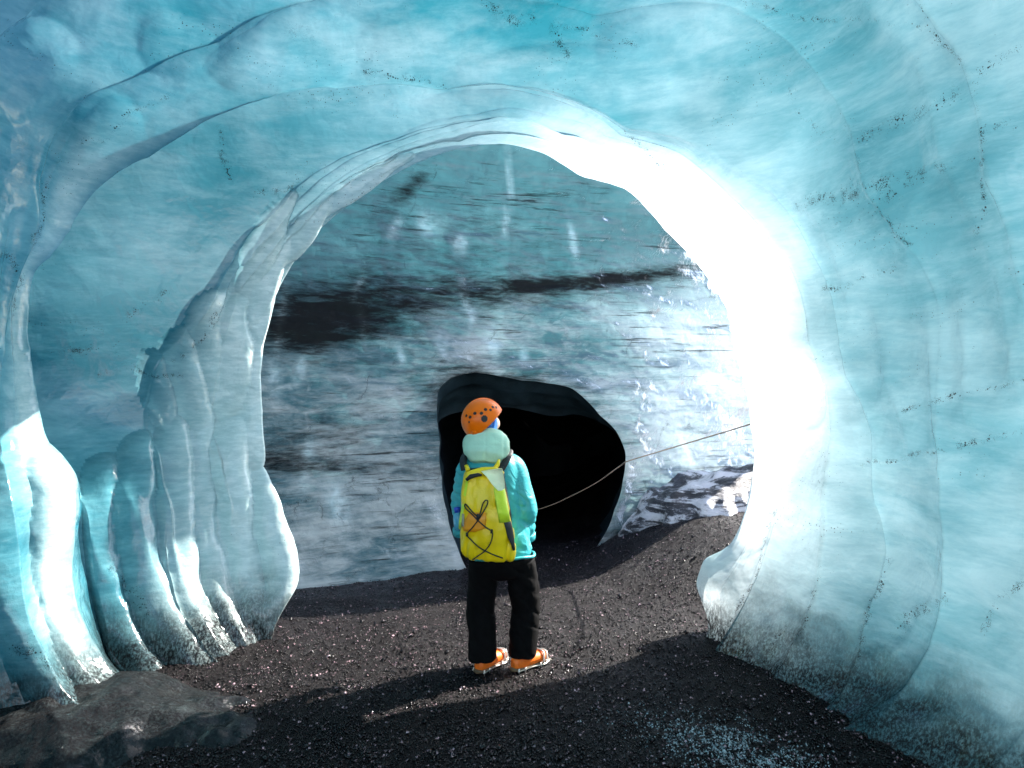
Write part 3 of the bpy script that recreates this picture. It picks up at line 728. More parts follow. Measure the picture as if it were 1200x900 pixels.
def streak_material():
    b = NB("streaked_ice")
    co = b.co()
    q = b.mapped(co, (0.55, 0.8, 2.6), (0.2, 0.42, 0.0))
    n1 = b.noise(q, 2.6, 9, 0.72, 1.1)
    n2 = b.noise(co, 34.0, 4, 0.8)
    f = b.ramp(b.math('ADD', n1, b.math('MULTIPLY', n2, 0.16)), 0.53, 0.64)
    c = b.mix(f, (0.010, 0.0075, 0.008), (0.55, 0.52, 0.51))
    p = b.n("ShaderNodeBsdfPrincipled"); b.put(p.inputs["Base Color"], c)
    p.inputs["Roughness"].default_value = 0.35
    bp = b.n("ShaderNodeBump", i_Strength=1.0, i_Distance=0.05); b.put(bp.inputs["Height"], b.math('ADD', n1, b.math('MULTIPLY', n2, 0.2)))
    b.put(p.inputs["Normal"], bp.outputs[0])
    return b.done(p)
M_STREAK = streak_material()
mound("ice_foot", (-2.55, 3.92), 1.30, 0.78, 0.17, 201, M_FOOT, parent=SHELL)
mo = mound("ice_mound", (3.1, 8.35), 2.3, 0.95, 0.42, 211, M_STREAK)
tag(mo, "low ash streaked ice heap on the gravel beside the passage", "ice heap", None, None)

# ------------------------------------------------------------------ loose gravel
def build_gravel(name='gravel', label='loose black gravel grains covering the cave floor', mat=M_PEBBLE, N=95000, glinty=0):
    M0 = N
    y = 3.0 + (RNG.random(N * 2) ** 1.5) * 5.6
    x = (RNG.random(N * 2) * 2 - 1) * 0.80 * y
    if glinty:
        u = RNG.normal(0, 1, (N * 4, 2))
        x = 1.15 + 0.20 * u[:, 0] + 0.10 * u[:, 1]; y = 3.60 - 0.16 * u[:, 0] + 0.11 * u[:, 1]
        ok = 0.5 + 1.1 * vnoise(np.stack([x, y, 0 * x], -1), 14, 501, 4, 0.7) > RNG.random(len(x)) + 0.15
    else:
        ok = (x > -2.6) & (x < 2.6)
    x, y = x[ok][:N], y[ok][:N]; N = len(x)
    z = ground_z(x, y)
    base = np.array([(1, 0, 0), (-1, 0, 0), (0, 1, 0), (0, -1, 0), (0, 0, 1), (0, 0, -1)], float)
    fc = np.array([(0, 2, 4), (2, 1, 4), (1, 3, 4), (3, 0, 4), (2, 0, 5), (1, 2, 5), (3, 1, 5), (0, 3, 5)])
    s = 0.0032 + 0.0060 * RNG.random(N) ** 3
    if glinty: s = s * 0.7
    big = RNG.random(N) < 0.012; s[big] *= 2.0
    S = s[:, None] * (0.6 + 0.9 * RNG.random((N, 3)))
    a = RNG.random(N) * 6.283; e = (RNG.random(N) - 0.5) * 1.6
    V = base[None] * S[:, None, :] * (0.75 + 0.5 * RNG.random((N, 6, 1)))
    ce, se = np.cos(e)[:, None], np.sin(e)[:, None]
    V = np.stack([V[..., 0], V[..., 1] * ce - V[..., 2] * se, V[..., 1] * se + V[..., 2] * ce], -1)
    ca, sa = np.cos(a)[:, None], np.sin(a)[:, None]
    V = np.stack([V[..., 0] * ca - V[..., 1] * sa, V[..., 0] * sa + V[..., 1] * ca, V[..., 2]], -1)
    V += np.stack([x, y, z + s * 0.5], -1)[:, None, :]
    Fc = (fc[None] + (np.arange(N) * 6)[:, None, None]).reshape(-1, 3)
    me = bpy.data.meshes.new(name)
    V = V.reshape(-1, 3)
    me.vertices.add(len(V)); me.vertices.foreach_set("co", V.astype(np.float32).ravel())
    me.loops.add(Fc.size); me.loops.foreach_set("vertex_index", Fc.astype(np.int32).ravel())
    me.polygons.add(len(Fc)); me.polygons.foreach_set("loop_start", np.arange(0, Fc.size, 3, dtype=np.int32))
    me.update(); me.validate()
    o = link(name, me, mat, smooth=False)
    tag(o, label, "gravel" if not glinty else "glint", None, "stuff")
build_gravel()
M_GRAIN = simple("pale_glint_grains", (0.30, 0.36, 0.38), rough=0.15, spec=0.6, var=0.4, scale=30)
build_gravel("glint_grains", "pale grains standing in for wet glints on the gravel at lower right", M_GRAIN, 3600, 1)  # glints of the wet floor, given by the pale colour of these grains

# ------------------------------------------------------------------ rope
M_ROPE = simple("rope_fibre", (0.62, 0.42, 0.30), rough=0.8, var=0.25, scale=200)
rp = [up(893, 491, 6.0), up(885, 495, 6.3), up(860, 503, 6.7), up(820, 515, 7.3), up(770, 530, 7.75), up(737, 540, 8.0), up(728, 545, 8.2), up(700, 565, 8.7), up(670, 581, 9.2), up(640, 594, 9.6), up(600, 604, 10.0), up(565, 606, 10.6)]
rope = link("rope", pydata("rope", [tube(rp, 0.0075, 8, 6)]), M_ROPE)
tag(rope, "thin tan hand line strung from the bright right rim into the dark passage", "rope")

# ------------------------------------------------------------------ person
PY = 4.6
S = PY / F
def W(px, py, y=0.0):
    """point at the walker's distance; y is metres away from the camera relative to him"""
    return Vector(((px - 600) * S, PY + y, EYE - (py - 450) * S))

def remeshed(name, parts, voxel=0.009, smooth_it=6):
    me = pydata(name, parts)
    o = bpy.data.objects.new(name, me); COL.objects.link(o)
    m = o.modifiers.new("r", 'REMESH'); m.mode = 'VOXEL'; m.voxel_size = voxel
    if smooth_it:
        s = o.modifiers.new("s", 'SMOOTH'); s.iterations = smooth_it; s.factor = 0.5
    dg = bpy.context.evaluated_depsgraph_get()
    ev = o.evaluated_get(dg)
    out = bpy.data.meshes.new_from_object(ev)
    out.name = name
    bpy.data.objects.remove(o); bpy.data.meshes.remove(me)
    return out

def push(me, fn):
    """displace along normals by fn(co array) """
    n = len(me.vertices)
    co = np.empty(n * 3); me.vertices.foreach_get("co", co); co = co.reshape(-1, 3)
    no = np.empty(n * 3); me.vertices.foreach_get("normal", no); no = no.reshape(-1, 3)
    co = co + no * fn(co)[:, None]
    me.vertices.foreach_set("co", co.ravel()); me.update()

def sphere(c, rx, ry, rz, n=16, rot=None):
    V = []; Fc = []
    c = Vector(c)
    for i in range(1, n):
        t = math.pi * i / n
        for k in range(2 * n):
            a = math.pi * k / n
            v = Vector((rx * math.sin(t) * math.cos(a), ry * math.sin(t) * math.sin(a), rz * math.cos(t)))
            V.append(c + (rot @ v if rot else v))
    m = 2 * n
    for i in range(n - 2):
        for k in range(m):
            Fc.append((i * m + k, (i + 1) * m + k, (i + 1) * m + (k + 1) % m, i * m + (k + 1) % m))
    top = Vector((0, 0, rz)); V.append(c + (rot @ top if rot else top)); V.append(c - (rot @ top if rot else top))
    for k in range(m):
        Fc.append((len(V) - 2, k, (k + 1) % m)); Fc.append((len(V) - 1, (n - 2) * m + (k + 1) % m, (n - 2) * m + k))
    return V, Fc

# joints
neck = W(570, 522, 0.0); HEAD = W(567, 493, 0.0)
shL, shR = W(546, 551, 0.01), W(602, 548, 0.02)
elL, elR = W(539, 592, 0.06), W(615, 594, 0.0)
wrL, wrR = W(540, 632, 0.12), W(617, 636, 0.08)
hipL, hipR = W(567, 655, 0), W(609, 655, 0.01)
knL, knR = W(563, 713, 0.04), W(616, 714, 0.05)
anL, anR = W(566, 772, 0), W(612, 770, 0.02)
YAW = math.radians(-52)     # head turned to the right
HR = Matrix.Rotation(YAW, 3, 'Z') @ Matrix.Rotation(math.radians(31), 3, 'X')   # and tipped up

SKIN = simple("skin", (0.55, 0.33, 0.25), rough=0.5, var=0.05)
M_GLOVE = simple("glove_knit", (0.055, 0.035, 0.035), rough=0.8, var=0.2, bump=0.002, bscale=120)
M_JACKET = simple("teal_shell_fabric", (0.045, 0.41, 0.44), rough=0.42, spec=0.4, var=0.07, scale=6, bump=0.016, bscale=10)
M_MINT = simple("mint_hood_fabric", (0.48, 0.74, 0.55), rough=0.5, spec=0.35, var=0.06, scale=9, bump=0.005, bscale=16)
M_TROUSER = simple("black_trouser_fabric", (0.003, 0.0026, 0.0028), rough=0.85, spec=0.12, var=0.25, bump=0.006, bscale=15)
M_HELMET = simple("orange_helmet_shell", (1.0, 0.17, 0.002), rough=0.3, spec=0.3, var=0.05)
M_BLACK = simple("black_webbing", (0.010, 0.010, 0.011), rough=0.6, var=0.25, bump=0.001, bscale=200)
M_BLUE = simple("blue_headscarf", (0.015, 0.12, 0.42), rough=0.8, var=0.25, scale=30, bump=0.004, bscale=30)
M_PACK = simple("yellow_drybag_fabric", (0.90, 0.64, 0.005), rough=0.38, spec=0.45, var=0.08, scale=7, bump=0.008, bscale=11)
M_LIME = simple("lime_drybag_side", (0.62, 0.78, 0.03), rough=0.38, spec=0.45, var=0.08, scale=7, bump=0.006, bscale=14)
M_PALE = simple("pale_flap_fabric", (0.95, 0.95, 0.58), rough=0.35, spec=0.5, var=0.05, bump=0.003, bscale=30)
M_ORANGE = simple("orange_patch", (0.85, 0.33, 0.01), rough=0.4, var=0.08, bump=0.004, bscale=20)
M_GREY = simple("grey_badge", (0.32, 0.30, 0.20), rough=0.4, var=0.1)
M_BOOT = simple("orange_boot", (0.95, 0.17, 0.01), rough=0.5, var=0.12, bump=0.002, bscale=60)
M_SOLE = simple("tan_boot_sole", (0.16, 0.10, 0.05), rough=0.7, var=0.2)
M_STEEL = simple("pale_steel", (0.75, 0.68, 0.60), rough=0.3, var=0.1, metal=0.7)
M_BOTTLE = simple("clear_blue_bottle", (0.10, 0.42, 0.62), rough=0.12, var=0.15, coat=0.5)
M_CAP = simple("blue_cap", (0.01, 0.06, 0.55), rough=0.35, var=0.1)

def limb(a, b, c, r, n=14, pre=None):
    """shoulder/hip -> elbow/knee -> wrist/ankle, radii r = (start, upper mid, joint, lower mid, end)"""
    a, b, c = Vector(a), Vector(b), Vector(c)
    pts = [(*a, r[0]), (*(a.lerp(b, 0.5)), r[1]), (*b, r[2]), (*(b.lerp(c, 0.4)), r[3]), (*c, r[4])]
    if pre is not None: pts = [(*pre, r[0] * 0.72)] + pts
    q = catmull(pts, 6)
    return loft([(p[:3], p[3], p[3]) for p in q], n)

def hand(wr, d, side):
    """a relaxed gloved hand hanging from the wrist; d = direction, side = +1 thumb to +x"""
    d = Vector(d).normalized(); f = Vector((0.0, 1.0, 0.15)).normalized(); f = (f - d * f.dot(d)).normalized()
    n = d.cross(f) * side
    wr = Vector(wr); out = []
    out.append(loft([(wr - d * 0.03, 0.028, 0.022), (wr, 0.030, 0.022), (wr + d * 0.045, 0.042, 0.019), (wr + d * 0.09, 0.044, 0.016), (wr + d * 0.102, 0.034, 0.012)], 12, side=f))
    for i, L in enumerate((0.070, 0.082, 0.076, 0.060)):
        o = (1.5 - i) * 0.021
        p0 = wr + d * 0.085 + f * o
        p1 = p0 + d * L * 0.45 - n * 0.006
        p2 = p1 + d * L * 0.32 - n * 0.018
        p3 = p2 + d * L * 0.20 - n * 0.022
        out.append(loft([(p0, .0105, .0105), (p1, .010, .010), (p2, .009, .009), (p3, .0075, .0075)], 10, side=f))
    t0 = wr + d * 0.025 + f * 0.032; t1 = t0 + d * 0.028 + f * 0.022; t2 = t1 + d * 0.03 + f * 0.006 - n * 0.01
    out.append(loft([(t0, .014, .013), (t1, .012, .012), (t2, .009, .009)], 10, side=n))
    return out

def build_person():
    root = empty("person", W(590, 785))
    tag(root, "person seen from behind in turquoise jacket black trousers and orange climbing helmet", "person")
    root_inv = Matrix.Translation(-root.location)
    def part(name, me, mat, smooth=True, parent=root):
        me.transform(root_inv)
        o = link(name, me, mat, parent, smooth)
        return o
    # body: head, neck, trunk, limbs, hands as one surface
    hb = []
    hb.append(sphere(HEAD, 0.072, 0.092, 0.108, 14, HR))
    face = lambda x, y, z: HEAD + HR @ Vector((x, y, z))
    hb.append(sphere(face(0, 0.055, -0.055), 0.05, 0.045, 0.05, 10, HR))          # jaw
    hb.append(loft([(face(0, 0.088, 0.01), .010, .010), (face(0, 0.108, -0.020), .015, .015), (face(0, 0.092, -0.030), .012, .010)], 8))   # nose
    for s in (-1, 1):
        hb.append(sphere(face(s * 0.073, -0.002, -0.015), 0.009, 0.018, 0.030, 8, HR))      # ears
        hb.append(sphere(face(s * 0.030, 0.080, 0.006), 0.014, 0.010, 0.009, 8, HR))        # eyes
    hb.append(sphere(face(0, 0.092, -0.055), 0.022, 0.008, 0.006, 8, HR))          # lips
    hb.append(loft([(HEAD + Vector((0, -0.01, -0.06)), .055, .058), (neck, .058, .058), (neck + Vector((0, 0, -0.10)), .075, .065)], 14))
    hb.append(loft([(W(574, 536), .07, .06), (W(574, 548), .15, .09), (W(576, 590), .145, .10), (W(582, 630), .13, .09), (W(588, 655), .15, .10), (W(588, 668), .10, .07)], 20))
    hb.append(limb(shL, elL, wrL, (.055, .050, .042, .040, .030))); hb.append(limb(shR, elR, wrR, (.055, .050, .042, .040, .030)))
    hb.append(limb(hipL, knL, anL, (.085, .075, .055, .052, .038))); hb.append(limb(hipR, knR, anR, (.085, .075, .055, .052, .038)))
    hb += hand(wrL, (0.10, 0.20, -1), -1) + hand(wrR, (0.05, 0.10, -1), 1)
    hb.append(loft([(anL, .038, .04), (anL + Vector((0.08, 0.06, -0.055)), .03, .03), (anL + Vector((0.13, 0.10, -0.065)), .025, .02)], 10))
    hb.append(loft([(anR, .038, .04), (anR + Vector((0.08, 0.05, -0.055)), .03, .03), (anR + Vector((0.13, 0.08, -0.065)), .025, .02)], 10))
    bm_ = remeshed("body", hb, 0.006, 3)
    part("body", bm_, SKIN)
    # gloves: a slightly larger skin over each hand
    for wr, d, s in ((wrL, (0.10, 0.20, -1), -1), (wrR, (0.05, 0.10, -1), 1)):
        g = remeshed("glove", hand(wr, d, s), 0.005, 2)
        push(g, lambda c: np.full(len(c), 0.0045))
        part("glove", g, M_GLOVE)
    # jacket
    jk = []
    jk.append(loft([(W(571, 522, 0.0), .070, .070), (W(572, 529, 0.0), .10, .085), (W(573, 536, 0.0), .145, .10), (W(574, 545, 0.0), .185, .12), (W(575, 558, 0), .205, .132), (W(577, 580, 0), .208, .138), (W(580, 610, 0), .212, .138), (W(585, 636, 0), .215, .136), (W(588, 650, 0), .220, .136), (W(588, 652, 0), .19, .11)], 32))
    jk.append(limb(shL, elL, wrL + Vector((0, -0.01, 0.02)), (.070, .076, .074, .064, .052), 18, W(556, 541, 0.01)))
    jk.append(limb(shR, elR, wrR + Vector((0, -0.01, 0.02)), (.076, .084, .082, .072, .058), 18, W(591, 538, 0.02)))
    jm = remeshed("jacket", jk, 0.009, 6)
    def wr_(c):
        q = c * np.array([1, 1, 1])
        sleeve = sstep(0.07, 0.12, np.abs(c[:, 0] - (-0.11)) - 0.06)
        q = c + np.stack([0 * c[:, 0], 0 * c[:, 0], 0.55 * c[:, 0]], -1); fold = np.abs(vnoise(q * np.array([0.8, 0.8, 2.0]), 6.0, 301, 2))
        return 0.006 * vnoise(c, 6, 303, 2) - 0.012 * (1 - np.clip(fold * 4, 0, 1)) * (0.4 + 0.6 * sleeve)
    push(jm, wr_)
    j = part("jacket", jm, M_JACKET)
    for wr, el in ((wrL, elL), (wrR, elR)):
        dd = (wr - el).normalized(); c0 = wr + Vector((0, -0.01, 0.02))
        part("cuff", pydata("cuff", [loft([(c0 - dd * 0.035, .060, .060), (c0 - dd * 0.03, .064, .064), (c0 + dd * 0.008, .062, .062), (c0 + dd * 0.012, .05, .05)], 20)]), M_JACKET)
    hem = [W(588, 649.5, 0) + Vector((math.cos(a) * .217, math.sin(a) * .136, 0.004 * math.sin(5 * a))) for a in np.linspace(0, 2 * math.pi, 41)]
    part("hem", pydata("hem", [loft([(p, .010, .010) for p in hem], 8, caps=False)]), M_JACKET)
    # trousers
    tr = []
    tr.append(loft([(W(587, 640, 0), .185, .118), (W(588, 650, 0), .20, .128), (W(588, 661, 0), .20, .13), (W(588, 672, 0.0), .17, .11), (W(588, 678, 0), .10, .08)], 26))
    tr.append(limb(hipL, knL, anL + Vector((0, 0, -0.005)), (.108, .105, .098, .096, .098), 20))
    tr.append(limb(hipR, knR, anR + Vector((0, 0, -0.005)), (.108, .106, .098, .094, .094), 20))
    tm = remeshed("trousers", tr, 0.009, 5)
    push(tm, lambda c: 0.010 * vnoise(c, 5, 311, 3) - 0.007 * (1 - np.clip(np.abs(vnoise((c + np.stack([0 * c[:, 0], 0 * c[:, 0], 0.7 * c[:, 0]], -1)) * np.array([0.8, 0.8, 1.5]), 6.0, 313, 2)) * 4, 0, 1)))
    part("trousers", tm, M_TROUSER)
    # collapsed insulated hood lying on the neck
    hd = []
    hd.append(loft([(W(570, 508.5, 0.01), .10, .075), (W(570, 511.5, 0.0), .140, .095), (W(570, 517.5, -0.03), .158, .112), (W(569.5, 525, -0.06), .158, .115), (W(568, 533, -0.085), .138, .105), (W(567, 541, -0.10), .085, .07)], 28))
    hm = remeshed("hood", hd, 0.008, 5)
    def hf(c):
        x = c[:, 0] - W(569, 500).x
        seam = np.exp(-((x - 0.005) / 0.008) ** 2) + np.exp(-((np.abs(x) - 0.125) / 0.008) ** 2)
        q = np.exp(-((c[:, 2] - W(569, 519).z + 0.25 * x * x) / 0.008) ** 2)
        return 0.010 * vnoise(c, 8, 321, 3) - 0.0035 * seam - 0.0015 * q
    push(hm, hf)
    part("hood", hm, M_MINT, parent=root)
    # blue headscarf under the helmet
    part('helmet_adjuster', pydata('helmet_adjuster', [loft([(W(554, 505.5, -0.105), .016, .010), (W(558, 503.5, -0.112), .024, .013), (W(562, 504, -0.108), .016, .010)], 12, side=Vector((0, 0, 1)))]), M_HELMET)
    sc_ = remeshed("headscarf", [sphere(HEAD + HR @ Vector((0, -0.006, -0.002)), 0.089, 0.098, 0.114, 16, HR),
                                 loft([(HEAD + HR @ Vector((0, -0.02, -0.06)), .070, .075), (neck + Vector((0.012, 0.0, 0.0)), .070, .070), (neck + Vector((0, 0, -0.05)), .08, .075)], 18)], 0.006, 4)
    # open at the face
    bmx = bmesh.new(); bmx.from_mesh(sc_)
    kill = [v for v in bmx.verts if (HR.transposed() @ (v.co - HEAD)).y > 0.074 and (HR.transposed() @ (v.co - HEAD)).z > -0.085]
    bmesh.ops.delete(bmx, geom=kill, context='VERTS')
    bmx.to_mesh(sc_); bmx.free()
    push(sc_, lambda c: 0.004 * vnoise(c * np.array([1, 1, 0.4]), 40, 331, 2))
    part("headscarf", sc_, M_BLUE)
    # helmet: half shell with a thick rim
    n1, n2 = 22, 60
    V = []
    tilt = HR
    for layer, s in ((0, 1.0), (1, 0.93)):
        for i in range(n1 + 1):
            for k in range(n2):
                a = 2 * math.pi * k / n2
                fwd = math.sin(a)                       # +1 at the brow, -1 at the nape
                end = math.radians(101 - 10 * fwd - 5 * math.cos(2 * a))
                t = end * i / n1
                flare = 1 + 0.03 * max(0, i - n1 * 0.82) / (n1 * 0.18)
                v = Vector((0.123 * math.sin(t) * math.cos(a) * flare, 0.147 * math.sin(t) * math.sin(a) * flare, 0.132 * math.cos(t))) * s
                V.append(HEAD + tilt @ (v + Vector((0, -0.006, 0.022))))
    Fc = []
    per = (n1 + 1) * n2
    for L in (0, 1):
        for i in range(n1):
            for k in range(n2):
                q = [L * per + i * n2 + k, L * per + (i + 1) * n2 + k, L * per + (i + 1) * n2 + (k + 1) % n2, L * per + i * n2 + (k + 1) % n2]
                Fc.append(q if L == 0 else q[::-1])
    for k in range(n2):
        Fc.append([n1 * n2 + k, per + n1 * n2 + k, per + n1 * n2 + (k + 1) % n2, n1 * n2 + (k + 1) % n2])
    hel = part("helmet", pydata("helmet", [(V, Fc)]), M_HELMET)
    # vents: dark inset plugs around the shell
    def on_helmet(a, t, lift=1.0):
        v = Vector((0.123 * math.sin(t) * math.cos(a), 0.147 * math.sin(t) * math.sin(a), 0.132 * math.cos(t))) * lift
        return HEAD + tilt @ (v + Vector((0, -0.006, 0.022)))
    def vent_at(px, py, r, sq=1.0):
        """find the shell point seen at this pixel"""
        best = None
        for ia in range(180):
            for it in range(8, 80):
                a = 2 * math.pi * ia / 180; t = math.radians(it * 1.25)
                p = on_helmet(a, t)
                nrm = tilt @ Vector((math.sin(t) * math.cos(a) / 0.112, math.sin(t) * math.sin(a) / 0.136, math.cos(t) / 0.125))
                if nrm.dot(Vector((0, -1, 0.0))) < 0: continue
                qx = 600 + p.x / p.y * F; qy = 450 - (p.z - EYE) / p.y * F
                e = (qx - px) ** 2 + (qy - py) ** 2
                if best is None or e < best[0]: best = (e, p, nrm.normalized())
        _, p, nn = best
        x = nn.cross(Vector((0, 0, 1))).normalized(); y = x.cross(nn)
        vs = [p + nn * 0.0015 + x * (math.cos(k * math.pi / 4 + .39) * r) + y * (math.sin(k * math.pi / 4 + .39) * r * sq) for k in range(8)]
        vs += [p - nn * 0.006 + x * (math.cos(k * math.pi / 4 + .39) * r) + y * (math.sin(k * math.pi / 4 + .39) * r * sq) for k in range(8)]
        fs = [tuple(range(8)), tuple(range(15, 7, -1))] + [(k, k + 8, (k + 1) % 8 + 8, (k + 1) % 8) for k in range(8)]
        me = pydata("vent", [(vs, fs)]); me.transform(root_inv)
        link("vent", me, M_BLACK, hel, False)
    for (x, y, r, q) in ((551, 488.8, .011, 1), (556.5, 484.7, .012, .9), (564, 484.6, .012, .9), (569, 480, .012, .9), (574.8, 480.2, .010, .9), (577.5, 476.8, .010, .9), (581.5, 477.3, .008, 1.1), (567.3, 490.8, .022, 1.05), (546.7, 487.3, .008, 1.3), (550, 494.5, .006, 1.2)):
        vent_at(x, y, r, q)
    # chin strap and nape adjuster
    part("helmet_strap", pydata("helmet_strap", [tube([HEAD + HR @ Vector((-0.085, -0.06, -0.045)), HEAD + HR @ Vector((-0.05, -0.105, -0.075)), HEAD + HR @ Vector((0.05, -0.105, -0.075)), HEAD + HR @ Vector((0.088, -0.05, -0.05))], 0.010, 8)]), M_BLACK)
    # boots with crampons
    for an, heel, toe in ((anL, W(561, 786, -0.07), W(590, 779, 0.16)), (anR, W(602, 784, -0.04), W(632, 784, 0.10))):
        heel.z = max(heel.z, 0.02); 
        d = (toe - heel); d.z = 0; d.normalize()
        sd = Vector((-d.y, d.x, 0))
        zb = 0.055
        base = Vector((heel.x, heel.y, zb))
        L = 0.29
        b1 = [loft([(base - d * 0.012, .020, .028), (base + d * 0.005, .038, .047), (base + d * 0.06, .044, .054), (base + d * 0.14, .047, .046), (base + d * 0.22, .050, .036), (base + d * (L - 0.02), .040, .029), (base + d * L, .02, .016)], 18, side=sd)]
        b1.append(loft([(base + d * 0.075 + Vector((0, 0, -0.01)), .045, .058), (base + d * 0.08 + Vector((0, 0, 0.06)), .046, .055), (base + d * 0.078 + Vector((0, 0, 0.12)), .050, .056)], 18, side=sd))
        bt = part("boot", remeshed("boot", b1, 0.006, 4), M_BOOT)
        so = [loft([(Vector((base.x, base.y, 0.022)) + d * t, w, 0.014) for t, w in ((-0.018, .022), (0.0, .042), (0.06, .046), (0.14, .044), (0.22, .053), (L - .015, .042), (L + .008, .02))], 14, side=sd)]
        sm = pydata("sole", so); sm.transform(root_inv); link("sole", sm, M_SOLE, bt)
        cr = []
        for t, w in ((0.01, .044), (0.06, .050), (0.19, .056), (0.25, .050)):
            for s in (-1, 1):
                p = Vector((base.x, base.y, 0.022)) + d * t + sd * s * w
                cr.append(loft([(p + Vector((0, 0, 0.012)), .008, .004), (p + Vector((0, 0, -0.005)), .007, .004), (p + Vector((0, 0, -0.03)), .0015, .0015)], 6, side=d))
        for s in (-1, 1):
            p = Vector((base.x, base.y, 0.022)) + d * (L + 0.005) + sd * s * 0.02
            cr.append(loft([(p, .007, .004), (p + d * 0.03 + Vector((0, 0, -0.014)), .0015, .0015)], 6, side=sd))
            cr.append(tube([Vector((base.x, base.y, 0.016)) + d * 0.0 + sd * s * 0.046, Vector((base.x, base.y, 0.016)) + d * 0.12 + sd * s * 0.04, Vector((base.x, base.y, 0.016)) + d * 0.22 + sd * s * 0.056, Vector((base.x, base.y, 0.016)) + d * L + sd * s * 0.03], 0.0055, 6))
        cr.append(tube([base + d * 0.215 + sd * 0.056 + Vector((0, 0, -0.03)), base + d * 0.225 + sd * 0.045 + Vector((0, 0, 0.03)), base + d * 0.225 + Vector((0, 0, 0.042)), base + d * 0.225 - sd * 0.045 + Vector((0, 0, 0.03)), base + d * 0.215 - sd * 0.056 + Vector((0, 0, -0.03))], 0.007, 8))
        cr.append(tube([base + d * 0.255 + sd * 0.048 + Vector((0, 0, -0.03)), base + d * 0.262 + sd * 0.035 + Vector((0, 0, 0.02)), base + d * 0.265 + Vector((0, 0, 0.032)), base + d * 0.262 - sd * 0.035 + Vector((0, 0, 0.02)), base + d * 0.255 - sd * 0.048 + Vector((0, 0, -0.03))], 0.007, 8))
        cm = pydata("crampon", cr); cm.transform(root_inv); link("crampon", cm, M_STEEL, bt)
    return root
build_person()

# ------------------------------------------------------------------ backpack
def superring(c, rx, ry, n=40, p=3.0, shear=0.0):
    out = []
    for k in range(n):
        a = 2 * math.pi * k / n
        ca, sa = math.cos(a), math.sin(a)
        out.append(Vector((c.x + rx * math.copysign(abs(ca) ** (2 / p), ca), c.y + ry * math.copysign(abs(sa) ** (2 / p), sa), c.z + shear * ca)))
    return out

